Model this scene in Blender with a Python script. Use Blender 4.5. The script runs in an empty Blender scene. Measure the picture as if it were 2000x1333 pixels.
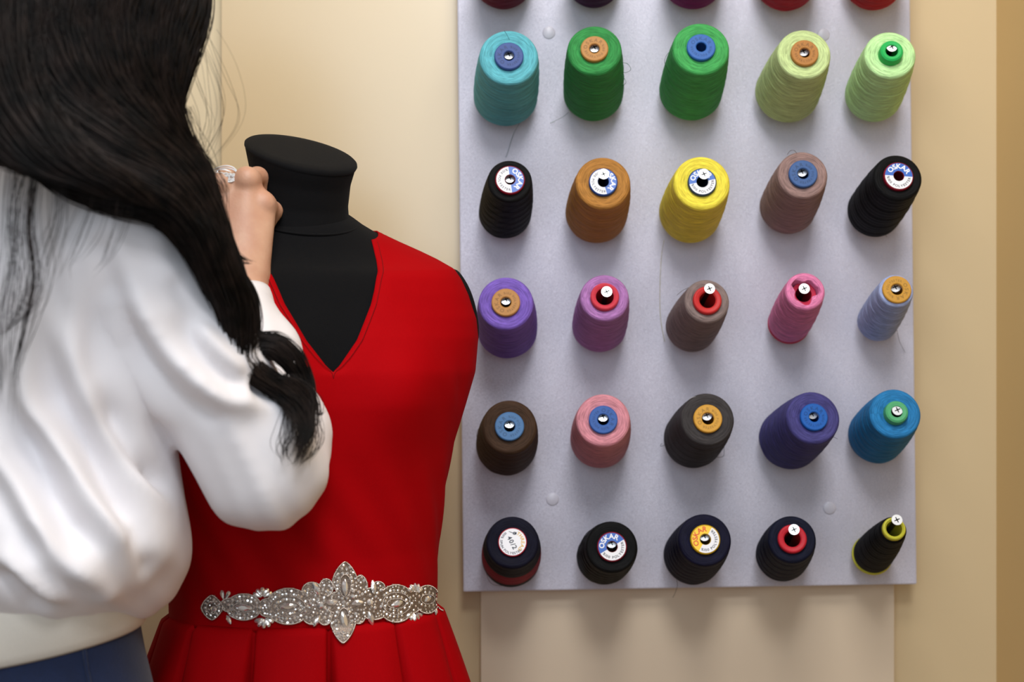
import bpy, bmesh, math, random
import numpy as np
from mathutils import Vector, Matrix, Quaternion
from mathutils.bvhtree import BVHTree

# ------------------------------------------------------------------ camera
S = bpy.context.scene
COL = S.collection
PI = math.pi
F = 3000.0            # focal length in px on the 2000 px wide frame
H = 1.25              # camera height
cam_d = bpy.data.cameras.new('camera'); cam = bpy.data.objects.new('camera', cam_d)
COL.objects.link(cam); S.camera = cam
cam.location = (0, 0, H); cam.rotation_euler = (PI/2, 0, 0)
cam_d.lens = F/2000*36; cam_d.sensor_width = 36; cam_d.clip_start = 0.05
cam_d.dof.use_dof = True; cam_d.dof.focus_distance = 1.49; cam_d.dof.aperture_fstop = 4.6

# ------------------------------------------------------------------ light
w = bpy.data.worlds.new('world'); S.world = w; w.use_nodes = True
w.node_tree.nodes['Background'].inputs[0].default_value = (1.0, 0.965, 0.92, 1)
w.node_tree.nodes['Background'].inputs[1].default_value = 0.28

def area(name, loc, target, sx, sy, power, color, shape='RECTANGLE'):
    d = bpy.data.lights.new(name, 'AREA'); d.shape = shape; d.size = sx; d.size_y = sy
    d.energy = power; d.color = color
    o = bpy.data.objects.new(name, d); COL.objects.link(o)
    o.location = loc
    o.rotation_euler = (Vector(target)-Vector(loc)).to_track_quat('-Z', 'Y').to_euler()
    return o
area('softbox_light', (0.14, -0.25, H+1.12), (0.0, 1.75, H+0.1), 0.32, 0.32, 11.2, (0.93, 0.96, 1.0))
area('window_light', (-0.21, -0.45, H+0.52), (-0.21, 1.75, H+0.52), 0.92, 1.35, 12.5, (0.76, 0.88, 1.0))
area('ceiling_light', (0.05, 0.62, 2.66), (0.0, 1.5, 1.1), 0.8, 0.8, 25, (1.0, 0.97, 0.93))
S.view_settings.view_transform = 'Standard'; S.view_settings.look = 'None'
S.view_settings.exposure = 0.0; S.view_settings.gamma = 1.0
S.view_settings.use_curve_mapping = False

# ------------------------------------------------------------------ helpers
def P(px, py, Y):
    return Vector(((px-1000)/F*Y, Y, H-(py-666.5)/F*Y))
def lin(c):
    return tuple(((v/255)/12.92 if v/255 <= .04045 else ((v/255+.055)/1.055)**2.4) for v in c)+(1,)

MW = {}
def empty(name, loc, rot=None):
    o = bpy.data.objects.new(name, None); COL.objects.link(o); o.empty_display_size = .02
    m = Matrix.Translation(Vector(loc))
    if rot is not None: m = m @ rot.to_4x4()
    o.matrix_world = m; MW[o.name] = m.copy()
    return o
def tag(o, label=None, cat=None, group=None, kind=None):
    if label: o['label'] = label
    if cat: o['category'] = cat
    if group: o['group'] = group
    if kind: o['kind'] = kind
    return o
def obj(name, verts, faces, mats, parent=None, local=False, smooth=True, fm=None):
    """one mesh object; verts in world space unless local=True"""
    M = MW.get(parent.name, Matrix()) if parent is not None else Matrix()
    if parent is not None and not local:
        A = np.array(M.inverted()); v = np.asarray([tuple(p) for p in verts] if not isinstance(verts, np.ndarray) else verts, float)
        verts = v @ A[:3, :3].T + A[:3, 3]
    me = bpy.data.meshes.new(name)
    me.from_pydata([tuple(p) for p in verts], [], [tuple(f) for f in faces])
    for m in (mats if isinstance(mats, (list, tuple)) else [mats]): me.materials.append(m)
    if fm is not None: me.polygons.foreach_set('material_index', list(fm))
    if smooth: me.polygons.foreach_set('use_smooth', [True]*len(me.polygons))
    me.update()
    o = bpy.data.objects.new(name, me); COL.objects.link(o)
    if parent is not None: o.parent = parent; MW[o.name] = M.copy()
    else: MW[o.name] = Matrix()
    return o
def mod_solid(o, t, off=-1):
    m = o.modifiers.new('s', 'SOLIDIFY'); m.thickness = t; m.offset = off; return o
def sharpen(o, deg=35):
    bm = bmesh.new(); bm.from_mesh(o.data)
    for e in bm.edges:
        if len(e.link_faces) == 2 and e.calc_face_angle(0) > math.radians(deg): e.smooth = False
    bm.to_mesh(o.data); bm.free(); return o
def bevel(o, wd=.001, seg=2):
    m = o.modifiers.new('b', 'BEVEL'); m.width = wd; m.segments = seg; m.limit_method = 'ANGLE'; return o
def prism(front, depth_vec):
    n = len(front); v = [Vector(p) for p in front]+[Vector(p)+Vector(depth_vec) for p in front]
    f = [tuple(range(n)), tuple(range(2*n-1, n-1, -1))]
    for i in range(n): f.append((i, i+n, (i+1) % n+n, (i+1) % n))
    return v, f
def box(x0, x1, y0, y1, z0, z1):
    return prism([(x0, y0, z0), (x1, y0, z0), (x1, y0, z1), (x0, y0, z1)], (0, y1-y0, 0))
def lathe(prof, n=48, fr=None, closed=False):
    """prof: list of (r,z). fr(r,z,theta)->(r,z) optional"""
    v, f = [], []
    for (r, z) in prof:
        for k in range(n):
            t = 2*PI*k/n; rr, zz = (r, z) if fr is None else fr(r, z, t)
            v.append((rr*math.cos(t), rr*math.sin(t), zz))
    m = len(prof)
    for i in range(m-1):
        for k in range(n):
            f.append((i*n+k, i*n+(k+1) % n, (i+1)*n+(k+1) % n, (i+1)*n+k))
    return v, f
def tube(pts, r, n=5, cap=True):
    pts = [Vector(p) for p in pts]; v, f = [], []
    prev = None
    for i, p in enumerate(pts):
        t = (pts[min(i+1, len(pts)-1)]-pts[max(i-1, 0)]).normalized()
        a = prev if prev is not None else (Vector((0, 0, 1)) if abs(t.z) < .9 else Vector((1, 0, 0)))
        a = (a-t*a.dot(t)).normalized(); prev = a; b = t.cross(a)
        rr = r(i/(len(pts)-1)) if callable(r) else r
        for k in range(n):
            th = 2*PI*k/n; v.append(p+a*math.cos(th)*rr+b*math.sin(th)*rr)
    for i in range(len(pts)-1):
        for k in range(n): f.append((i*n+k, i*n+(k+1) % n, (i+1)*n+(k+1) % n, (i+1)*n+k))
    if cap: f.append(tuple(range(n-1, -1, -1))); f.append(tuple((len(pts)-1)*n+k for k in range(n)))
    return v, f
def merge(*vf):
    V, Fc = [], []
    for v, f in vf:
        o = len(V); V += list(v); Fc += [tuple(i+o for i in q) for q in f]
    return V, Fc
def catmull(pts, n):
    pts = np.array(pts, float); m = len(pts); P_ = np.vstack([2*pts[0]-pts[1], pts, 2*pts[-1]-pts[-2]])
    t = np.linspace(0, m-1-1e-9, n); i = t.astype(int); u = (t-i)[:, None]
    a, b, c, d = P_[i], P_[i+1], P_[i+2], P_[i+3]
    return .5*((2*b)+(-a+c)*u+(2*a-5*b+4*c-d)*u**2+(-a+3*b-3*c+d)*u**3)

# ------------------------------------------------------------------ materials
class NT:
    def __init__(s, name):
        s.m = bpy.data.materials.new(name); s.m.use_nodes = True; s.t = s.m.node_tree; s.n = s.t.nodes
        s.b = s.n['Principled BSDF']
    def new(s, typ, **kw):
        n = s.n.new(typ)
        for k, v in kw.items(): setattr(n, k, v)
        return n
    def link(s, a, b): s.t.links.new(a, b)
    def math(s, op, a, b=None):
        n = s.new('ShaderNodeMath', operation=op)
        for i, x in enumerate((a, b)):
            if x is None: continue
            if isinstance(x, (int, float)): n.inputs[i].default_value = x
            else: s.link(x, n.inputs[i])
        return n.outputs[0]
    def set(s, **kw):
        for k, v in kw.items(): s.b.inputs[k.replace('_', ' ')].default_value = v
        return s
    def noise(s, scale, detail=3, vec=None, rough=.5):
        n = s.new('ShaderNodeTexNoise'); n.inputs['Scale'].default_value = scale; n.inputs['Detail'].default_value = detail
        n.inputs['Roughness'].default_value = rough
        if vec is None: vec = s.new('ShaderNodeTexCoord').outputs['Object']
        s.link(vec, n.inputs['Vector']); return n.outputs['Fac']
    def ramp(s, fac, c0, c1, p0=0., p1=1.):
        r = s.new('ShaderNodeValToRGB'); s.link(fac, r.inputs[0])
        r.color_ramp.elements[0].color = c0; r.color_ramp.elements[1].color = c1
        r.color_ramp.elements[0].position = p0; r.color_ramp.elements[1].position = p1
        s.link(r.outputs[0], s.b.inputs['Base Color']); return r
    def bump(s, h, dist, strength=1.0):
        b = s.new('ShaderNodeBump'); b.inputs['Distance'].default_value = dist; b.inputs['Strength'].default_value = strength
        s.link(h, b.inputs['Height']); s.link(b.outputs[0], s.b.inputs['Normal']); return b
def sc(c, k): return tuple(min(1, v*k) for v in c[:3])+(1,)

def mat_plain(name, rgb, rough=.5, metal=0., var=.06, scale=60, bumpd=0.):
    t = NT(name); c = lin(rgb); t.set(Roughness=rough, Metallic=metal)
    f = t.noise(scale, 4); t.ramp(f, sc(c, 1-var), sc(c, 1+var), .3, .7)
    if bumpd: t.bump(f, bumpd)
    return t.m
_thr = {}
def mat_thread(rgb):
    if rgb in _thr: return _thr[rgb]
    t = NT('thread_%d_%d_%d' % rgb); c = lin(rgb); lu = .3*c[0]+.6*c[1]+.1*c[2]; c = tuple((.90*x+.10*lu)*.86 for x in c[:3])+(1,)
    t.set(Roughness=.62); t.b.inputs['Specular IOR Level'].default_value = .12
    oc = t.new('ShaderNodeTexCoord').outputs['Object']
    sp = t.new('ShaderNodeSeparateXYZ'); t.link(oc, sp.inputs[0])
    x, y, z = sp.outputs
    r = t.math('SQRT', t.math('ADD', t.math('MULTIPLY', x, x), t.math('MULTIPLY', y, y)))
    ang = t.math('ARCTAN2', y, x)
    lo = t.noise(45, 2, oc)
    wob = t.math('MULTIPLY', lo, 2.2)
    cb = t.new('ShaderNodeCombineXYZ')
    t.link(t.math('ADD', t.math('MULTIPLY', r, 950), wob), cb.inputs[0])
    t.link(t.math('ADD', t.math('MULTIPLY', z, 900), wob), cb.inputs[1])
    t.link(t.math('MULTIPLY', ang, 1.6), cb.inputs[2])
    f1 = t.noise(1.0, 3, cb.outputs[0], .6)
    # crossing winding lines, coarser
    cb2 = t.new('ShaderNodeCombineXYZ')
    t.link(t.math('ADD', t.math('MULTIPLY', z, 260), t.math('MULTIPLY', ang, 2.2)), cb2.inputs[0])
    t.link(t.math('MULTIPLY', r, 300), cb2.inputs[1])
    f2 = t.noise(1.0, 2, cb2.outputs[0], .5)
    f = t.math('ADD', t.math('MULTIPLY', f1, .75), t.math('MULTIPLY', f2, .25))
    t.ramp(f, sc(c, .62), sc(c, 1.22), .36, .64)
    t.bump(f, .0010, 1.0)
    _thr[rgb] = t.m; return t.m

def mat_board():
    t = NT('lilac_sparkle_laminate'); t.set(Roughness=.5, Metallic=.12); c = lin((196, 194, 208))
    oc = t.new('ShaderNodeTexCoord').outputs['Object']
    v = t.new('ShaderNodeTexVoronoi'); v.inputs['Scale'].default_value = 1500; t.link(oc, v.inputs['Vector'])
    sp = t.new('ShaderNodeSeparateColor'); t.link(v.outputs['Color'], sp.inputs[0])
    n = t.noise(500, 3, oc)
    t.ramp(sp.outputs[0], sc(c, .93), sc(c, 1.07))
    # every flake leans its own way
    sub = t.new('ShaderNodeVectorMath', operation='SUBTRACT'); t.link(v.outputs['Color'], sub.inputs[0]); sub.inputs[1].default_value = (.5, .5, .5)
    scl = t.new('ShaderNodeVectorMath', operation='SCALE'); t.link(sub.outputs[0], scl.inputs[0]); scl.inputs['Scale'].default_value = .26
    g = t.new('ShaderNodeNewGeometry'); ad = t.new('ShaderNodeVectorMath', operation='ADD')
    t.link(g.outputs['Normal'], ad.inputs[0]); t.link(scl.outputs[0], ad.inputs[1])
    nm = t.new('ShaderNodeVectorMath', operation='NORMALIZE'); t.link(ad.outputs[0], nm.inputs[0])
    t.link(nm.outputs[0], t.b.inputs['Normal'])
    return t.m
def mat_cloth(name, rgb, rough=.75, weave=1400, bd=.0002, sheen=.15, var=.05):
    t = NT(name); c = lin(rgb); t.set(Roughness=rough); t.b.inputs['Sheen Weight'].default_value = sheen
    t.b.inputs['Specular IOR Level'].default_value = .25
    f = t.noise(weave, 2); g = t.noise(30, 3)
    t.ramp(t.math('ADD', t.math('MULTIPLY', f, .6), t.math('MULTIPLY', g, .4)), sc(c, 1-var), sc(c, 1+var), .35, .65)
    t.bump(f, bd); return t.m

M_wall = mat_plain('cream_yellow_paint', (208, 186, 147), .27, 0, .02, 3)
M_wall.node_tree.nodes['Principled BSDF'].inputs['Specular IOR Level'].default_value = .85
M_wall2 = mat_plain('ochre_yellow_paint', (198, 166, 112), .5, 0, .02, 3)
M_panel = mat_plain('pale_beige_laminate', (214, 196, 172), .4, 0, .02, 4)
M_floor = mat_plain('floor_tile', (150, 130, 110), .5, 0, .08, 6)
M_ceil = mat_plain('white_ceiling', (235, 232, 225), .8, 0, .02, 5)
M_board = mat_board()
M_disc = mat_plain('pale_plastic_disc', (196, 194, 206), .35, 0, .01)
M_steel = mat_plain('zinc_steel', (240, 242, 245), .3, .55, .04, 200)
M_shaft = mat_plain('dark_screw_shaft', (50, 50, 54), .4, .8)
M_dark = mat_plain('dark_recess', (28, 30, 30), .4, .6)
M_black = mat_cloth('black_jersey', (11, 11, 13), .9, 1500, .0002, .02, .12); M_black.node_tree.nodes['Principled BSDF'].inputs['Specular IOR Level'].default_value = .12
M_red = mat_cloth('red_crepe', (158, 0, 7), .8, 1600, .00012, .0, .03); M_red.node_tree.nodes['Principled BSDF'].inputs['Specular IOR Level'].default_value = .06
M_white = mat_cloth('white_satin_crepe', (228, 224, 227), .5, 1800, .00006, .25, .012)
M_rib = mat_cloth('cream_rib_knit', (210, 203, 192), .7, 900, .0002, .1, .03)
M_denim = mat_cloth('blue_denim', (17, 30, 60), .8, 900, .0004, .15, .25)

def mat_skin():
    t = NT('skin'); t.set(Roughness=.5)
    f = t.noise(35, 3); t.ramp(f, lin((190, 142, 117)), lin((204, 162, 136)), .35, .65)
    t.b.inputs['Subsurface Weight'].default_value = .12; t.b.inputs['Subsurface Scale'].default_value = .006
    t.b.inputs['Subsurface Radius'].default_value = (1, .4, .25)
    t.bump(t.noise(420, 3), .00018); return t.m
M_skin = mat_skin()
def mat_hair():
    t = NT('dark_brown_hair'); t.set(Roughness=.5)
    t.ramp(t.noise(60, 2), lin((9, 7, 7)), lin((34, 25, 22)), .36, .70)
    t.b.inputs['Specular IOR Level'].default_value = .2; return t.m
M_hair = mat_hair()
_pl = {}
def mat_plastic(rgb, rough=.5):
    if (rgb, rough) in _pl: return _pl[(rgb, rough)]
    m = mat_plain('plastic_%d_%d_%d' % rgb, tuple(x*.90 for x in rgb), rough, 0, .05, 300, .00008); m.node_tree.nodes['Principled BSDF'].inputs['Specular IOR Level'].default_value = .25; _pl[(rgb, rough)] = m; return m

# ------------------------------------------------------------------ room
YW = 1.795; YB = 1.75
def struct(name, vf, m):
    o = obj(name, vf[0], vf[1], m, smooth=False); o['kind'] = 'structure'; return o
XR = (1946-1000)/F*YW
XL = (433-1000)/F*YW
struct('floor', box(-2.2, 2.2, -1.6, 3.0, -.05, 0), M_floor)
struct('ceiling', box(-2.2, 2.2, -1.6, 3.0, 2.75, 2.8), M_ceil)
struct('wall_back', box(XL, XR+.05, YW, YW+.12, 0, 2.75), M_wall)
struct('wall_left', box(-2.2, XL-.001, YW+.03, YW+.12, 0, 2.75), mat_plain('pale_cream_paint', (222, 206, 172), .5, 0, .02, 3))
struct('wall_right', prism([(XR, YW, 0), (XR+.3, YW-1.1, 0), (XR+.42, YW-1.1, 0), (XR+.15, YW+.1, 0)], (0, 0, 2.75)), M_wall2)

# ------------------------------------------------------------------ rack
rack = tag(empty('thread_rack', P(1345, 1150, YB)), 'lilac-grey sparkly board on the wall holding rows of thread cones on steel screws', 'rack')
bd_pts = [P(905, 1157, YB), P(1791, 1142, YB), P(1774, -330, YB), P(889.5, -330, YB)]
v, f = prism(bd_pts, (0, .02, 0)); bevel(obj('board', v, f, M_board, rack, smooth=False), .0015, 2)
for (cx, cy) in ((1072, 64), (1608, 68), (1079, 976), (1620, 993)):
    c = P(cx, cy, YB); r = 12.5/F*YB
    v, f = lathe([(0.00001, .0009), (r*.86, .0009), (r, .0003), (r, -.0005)], 32)
    v = [(c.x+p[0], c.y-p[2], c.z+p[1]) for p in v]
    tag(obj('cover_disc', v, [q[::-1] for q in f], M_disc, rack), 'flat round screw cover disc')
v, f = box((939-1000)/F*1.773, (1747-1000)/F*1.773, 1.773, YW+.004, 0.0, H+.6)
o = obj('wall_panel', v, f, M_panel, smooth=False); bevel(o, .001)
tag(o, 'plain pale beige flat panel on the wall below the thread rack', 'panel')

# ---- lettering
_glyph = {}
def glyph(ch):
    if ch in _glyph: return _glyph[ch]
    cu = bpy.data.curves.new('g', 'FONT'); cu.body = ch; cu.offset = .022; cu.resolution_u = 3; cu.align_x = 'CENTER'
    o = bpy.data.objects.new('g', cu); COL.objects.link(o)
    dg = bpy.context.evaluated_depsgraph_get(); dg.update()
    me = o.evaluated_get(dg).to_mesh()
    v = [tuple(p.co) for p in me.vertices]; f = [tuple(p.vertices) for p in me.polygons]
    xs = [p[0] for p in v] or [0]
    o.evaluated_get(dg).to_mesh_clear(); bpy.data.objects.remove(o); bpy.data.curves.remove(cu)
    _glyph[ch] = (v, f, max(xs)-min(xs)); return _glyph[ch]
def arc_text(s, R, centre, size, z, inward=False, gap=.16):
    """letters on a circle of radius R about the local z axis; centre in degrees"""
    ws = [(glyph(c)[2] if c != ' ' else .3)+gap for c in s]
    tot = sum(ws)*size/R; V, Fc = [], []
    a = -tot/2
    for c, wd in zip(s, ws):
        m = a+wd*size/R/2; a += wd*size/R
        if c == ' ': continue
        gv, gf, _ = glyph(c)
        th = math.radians(centre)+(m if inward else -m)
        rot = th+PI/2 if inward else th-PI/2
        cx, cy = R*math.cos(th), R*math.sin(th); ca, sa = math.cos(rot), math.sin(rot)
        o = len(V)
        for p in gv:
            x, y = p[0]*size, (p[1]-.35)*size
            V.append((cx+x*ca-y*sa, cy+x*sa+y*ca, z))
        Fc += [tuple(i+o for i in q) for q in gf]
    return V, Fc
def line_text(s, cx, cy, rotdeg, size, z, gap=.1):
    ws = [glyph(c)[2]+gap for c in s]; tot = sum(ws)*size; a = -tot/2; V, Fc = [], []
    ca, sa = math.cos(math.radians(rotdeg)), math.sin(math.radians(rotdeg))
    for c, wd in zip(s, ws):
        m = a+wd*size/2; a += wd*size; gv, gf, _ = glyph(c); o = len(V)
        for p in gv:
            x, y = m+p[0]*size, (p[1]-.35)*size
            V.append((cx+x*ca-y*sa, cy+x*sa+y*ca, z))
        Fc += [tuple(i+o for i in q) for q in gf]
    return V, Fc
def sector(r0, r1, a0, a1, z, n=40):
    V, Fc = [], []
    for i in range(n+1):
        t = math.radians(a0+(a1-a0)*i/n)
        V += [(r0*math.cos(t), r0*math.sin(t), z), (r1*math.cos(t), r1*math.sin(t), z)]
    for i in range(n): Fc.append((2*i, 2*i+1, 2*i+3, 2*i+2))
    return V, Fc

# ---- screws (pegs)
def peg_mesh(L, r=.0027, hr=.0057):
    v, f = lathe([(r, -.012), (r, L-.006), (r*.9, L-.004), (hr, L-.0005), (hr, L)], 20)
    # thread ridges of the screw
    n0 = len(v)
    cross = []
    aw, al = hr*.11, hr*.55
    for k in range(4):
        t = k*PI/2+.4; c, s_ = math.cos(t), math.sin(t)
        for (x, y) in ((aw, -aw), (al, -aw*.8), (al, aw*.8)): cross.append((x*c-y*s_, x*s_+y*c))
    bm = bmesh.new()
    outer = [bm.verts.new((hr*math.cos(2*PI*k/20), hr*math.sin(2*PI*k/20), L)) for k in range(20)]
    inner = [bm.verts.new((x, y, L)) for x, y in cross]
    es = [bm.edges.new((outer[k], outer[(k+1) % 20])) for k in range(20)]+[bm.edges.new((inner[k], inner[(k+1) % 12])) for k in range(12)]
    bmesh.ops.triangle_fill(bm, edges=es, use_beauty=True)
    bm.verts.index_update()
    tv = [tuple(p.co) for p in bm.verts]; tf = []
    for q in bm.faces:
        ids = [p.index for p in q.verts]
        c_ = q.calc_center_median(); hit_ = False
        for k in range(4):
            t = k*PI/2+.4; u_ = c_.x*math.cos(t)+c_.y*math.sin(t); v_ = -c_.x*math.sin(t)+c_.y*math.cos(t)
            if -aw < u_ < al and abs(v_) < aw: hit_ = True
        if hit_ and all(i >= 20 for i in ids): continue
        tf.append(tuple(ids if q.normal.z > 0 else ids[::-1]))
    bm.free()
    pit = [(x, y, L) for x, y in cross]+[(x*.6, y*.6, L-.0022) for x, y in cross]
    pf = [(i, (i+1) % 12, (i+1) % 12+12, i+12) for i in range(12)]+[tuple(range(12, 24))]
    V, Fc = merge((v, f), (tv, tf), (pit, pf))
    fm = [2]*40+[0]*(len(f)+len(tf)-40)+[1]*len(pf)
    return V, Fc, fm

# ---- cones
# row, col: front centre, front radius, base centre(bottom edge), base radius  [px], thread, cap, label
BLK = (13, 13, 15); NAVY = (18, 18, 38)
CONES = [
 # (fx,fy,fr, bx,by,br, thread, cap(rgb,r,hole,h,kind,rot), head(px,py or None), label)
 (983,-100,55, 983,-36,58,(120,8,40),((60,95,150),28,11,.003,'emb',0),None,'maroon thread cone cut by the top of the picture, leftmost in its row'),
 (1161,-103,50, 1160,-34,54,(74,22,66),((190,130,65),28,11,.003,'emb',0),None,'dark plum thread cone cut by the top of the picture'),
 (1369,-100,55, 1352,-38,60,(140,0,98),((60,95,150),28,11,.003,'emb',0),None,'magenta purple thread cone cut by the top of the picture'),
 (1562,-98,55, 1532,-36,61,(190,0,40),((60,95,150),28,11,.003,'emb',0),None,'crimson thread cone at the top edge, beside the rightmost one'),
 (1742,-98,52, 1703,-34,58,(195,0,18),((190,130,65),28,11,.003,'emb',0),None,'bright red thread cone at the top edge, at the right corner of the board'),
 (994,111,58, 987,191,62,(92,190,205),((60,85,150),28.5,10,.003,'emb',80),'in','turquoise blue thread cone with a dark blue cap'),
 (1161,97,53.5, 1159,186,58,(46,150,70),((192,136,70),27,10,.003,'emb',20),'in','green thread cone with a tan brown cap'),
 (1369,94,56, 1348,182,61,(60,172,82),((48,104,184),28,10,.003,'emb',0),None,'bright green thread cone with a blue cap'),
 (1571,105,52.5, 1536,184,62,(205,228,152),((186,126,60),27,10,.003,'emb',10),'in','pale yellow-green thread cone with a brown cap'),
 (1739,106,50, 1704,190,55,(200,250,168),((38,190,92),23,12,.009,'dome',0),(1742,91),'pale mint thread cone with a tall bright green cap'),
 (996,353,44, 986,420,51,BLK,((150,28,50),29,10,.003,'oskar',-82),'in','black thread cone with a blue and white label, at the left edge'),
 (1178,357,54, 1164,420,60,(190,128,44),((38,76,150),28,10.5,.003,'oskar',-75),(1179,340),'ochre brown thread cone with a blue and white label'),
 (1371,357,55.5, 1346,419,60,(255,232,8),((44,66,96),28,11,.003,'oskar',12),(1375,340),'bright yellow thread cone with a blue and white label'),
 (1568,341,49, 1537,408,54,(160,128,122),((62,98,156),28,11,.003,'emb',70),'in','mauve-brown thread cone with a blue cap'),
 (1754,346,48, 1705,416,52,BLK,((140,22,46),29,10,.003,'oskar',-4),None,'black thread cone with an upright blue and white label, at the right edge'),
 (988,592,54, 991,646,58,(132,98,204),((196,138,72),28,10.5,.003,'emb',100),'in','violet thread cone with a tan cap beside the red dress'),
 (1181,581,48, 1170,640,52.5,(184,122,192),((222,62,80),28,17.5,.004,'ring',0),(1185,570),'lilac thread cone with a red ring cap'),
 (1381,588,44.5, 1349,641,50,(142,122,118),((212,48,48),28,16,.004,'ring',0),(1386,564),'grey-brown thread cone with a red ring cap'),
 (1573,568,39, 1541,632,41,(240,130,182),((205,50,80),22,16,-.010,'hollow',0),(1571,564),'hollow-looking pink thread cone with a caved-in top'),
 (1751,567,34, 1712,632,39,(172,188,236),((212,156,56),28,11.5,.003,'emb',-120),'in','pale sky blue thread cone, narrow, with a mustard cap'),
 (995,834,54, 989,872,59,(72,50,34),((76,122,174),28.5,11,.003,'emb',95),'in','dark brown thread cone with a steel blue cap'),
 (1178,821,53, 1171,860,57,(228,146,160),((52,98,178),28,11,.003,'emb',-60),'in','rose pink thread cone with a blue cap'),
 (1382,819,53, 1352,860,57,(66,62,63),((224,166,62),28,12,.003,'emb',60),'in','charcoal grey thread cone with a mustard yellow cap'),
 (1589,816,53, 1540,860,60,(76,72,138),((28,100,192),27,10,.003,'emb',10),'in','indigo thread cone with a bright blue cap'),
 (1749,808,50, 1710,853,55,(22,130,196),((88,182,124),23,11,.008,'dome',0),(1753,801),'bright blue thread cone with a soft green cap'),
 (1001,1060,52, 998,1091,57,NAVY,((190,40,60),28,0,.002,'forty',0),None,'navy thread cone with a maroon band and a closed white label'),
 (1195,1069,51, 1179,1090,53,BLK,((140,28,50),29,10.5,.003,'oskar',31),'in','black thread cone with a tilted blue and white label in the bottom row'),
 (1377,1055,52, 1351,1088,56,(20,20,46),((218,176,20),29,10.5,.003,'yellow',60),'in','navy thread cone with a yellow and white label'),
 (1547,1054,47, 1527,1086,51,(18,22,45),((205,36,52),28,16,.004,'ring',0),(1551,1035),'navy thread cone with a red ring cap'),
 (1745,1035,27, 1704,1084,38,(8,8,9),((214,210,66),22.5,15.5,.005,'ring',0),(1752,1016),'small narrow black thread cone on a yellow core'),
]
EMB = {'OSKAR': 1}
def blend(c, k): return tuple(int(max(0, min(255, x*k))) for x in c)
M_lab_white = mat_plain('label_white_paper', (235, 235, 240), .4, 0, .01)
M_lab_blue = mat_plain('label_blue_print', (40, 96, 186), .4, 0, .01)
M_lab_yel = mat_plain('label_yellow_print', (246, 202, 24), .4, 0, .01)
M_ink = mat_plain('label_dark_ink', (40, 42, 60), .5, 0, .01)
M_ink_w = mat_plain('label_white_ink', (245, 245, 248), .5, 0, .01)
M_ink_r = mat_plain('label_red_ink', (214, 60, 20), .5, 0, .01)
M_ink_g = mat_plain('label_gold_ink', (222, 178, 70), .5, 0, .01)
rng = random.Random(5)
YBASE, YFRONT = 1.728, 1.622
cones = []
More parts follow.
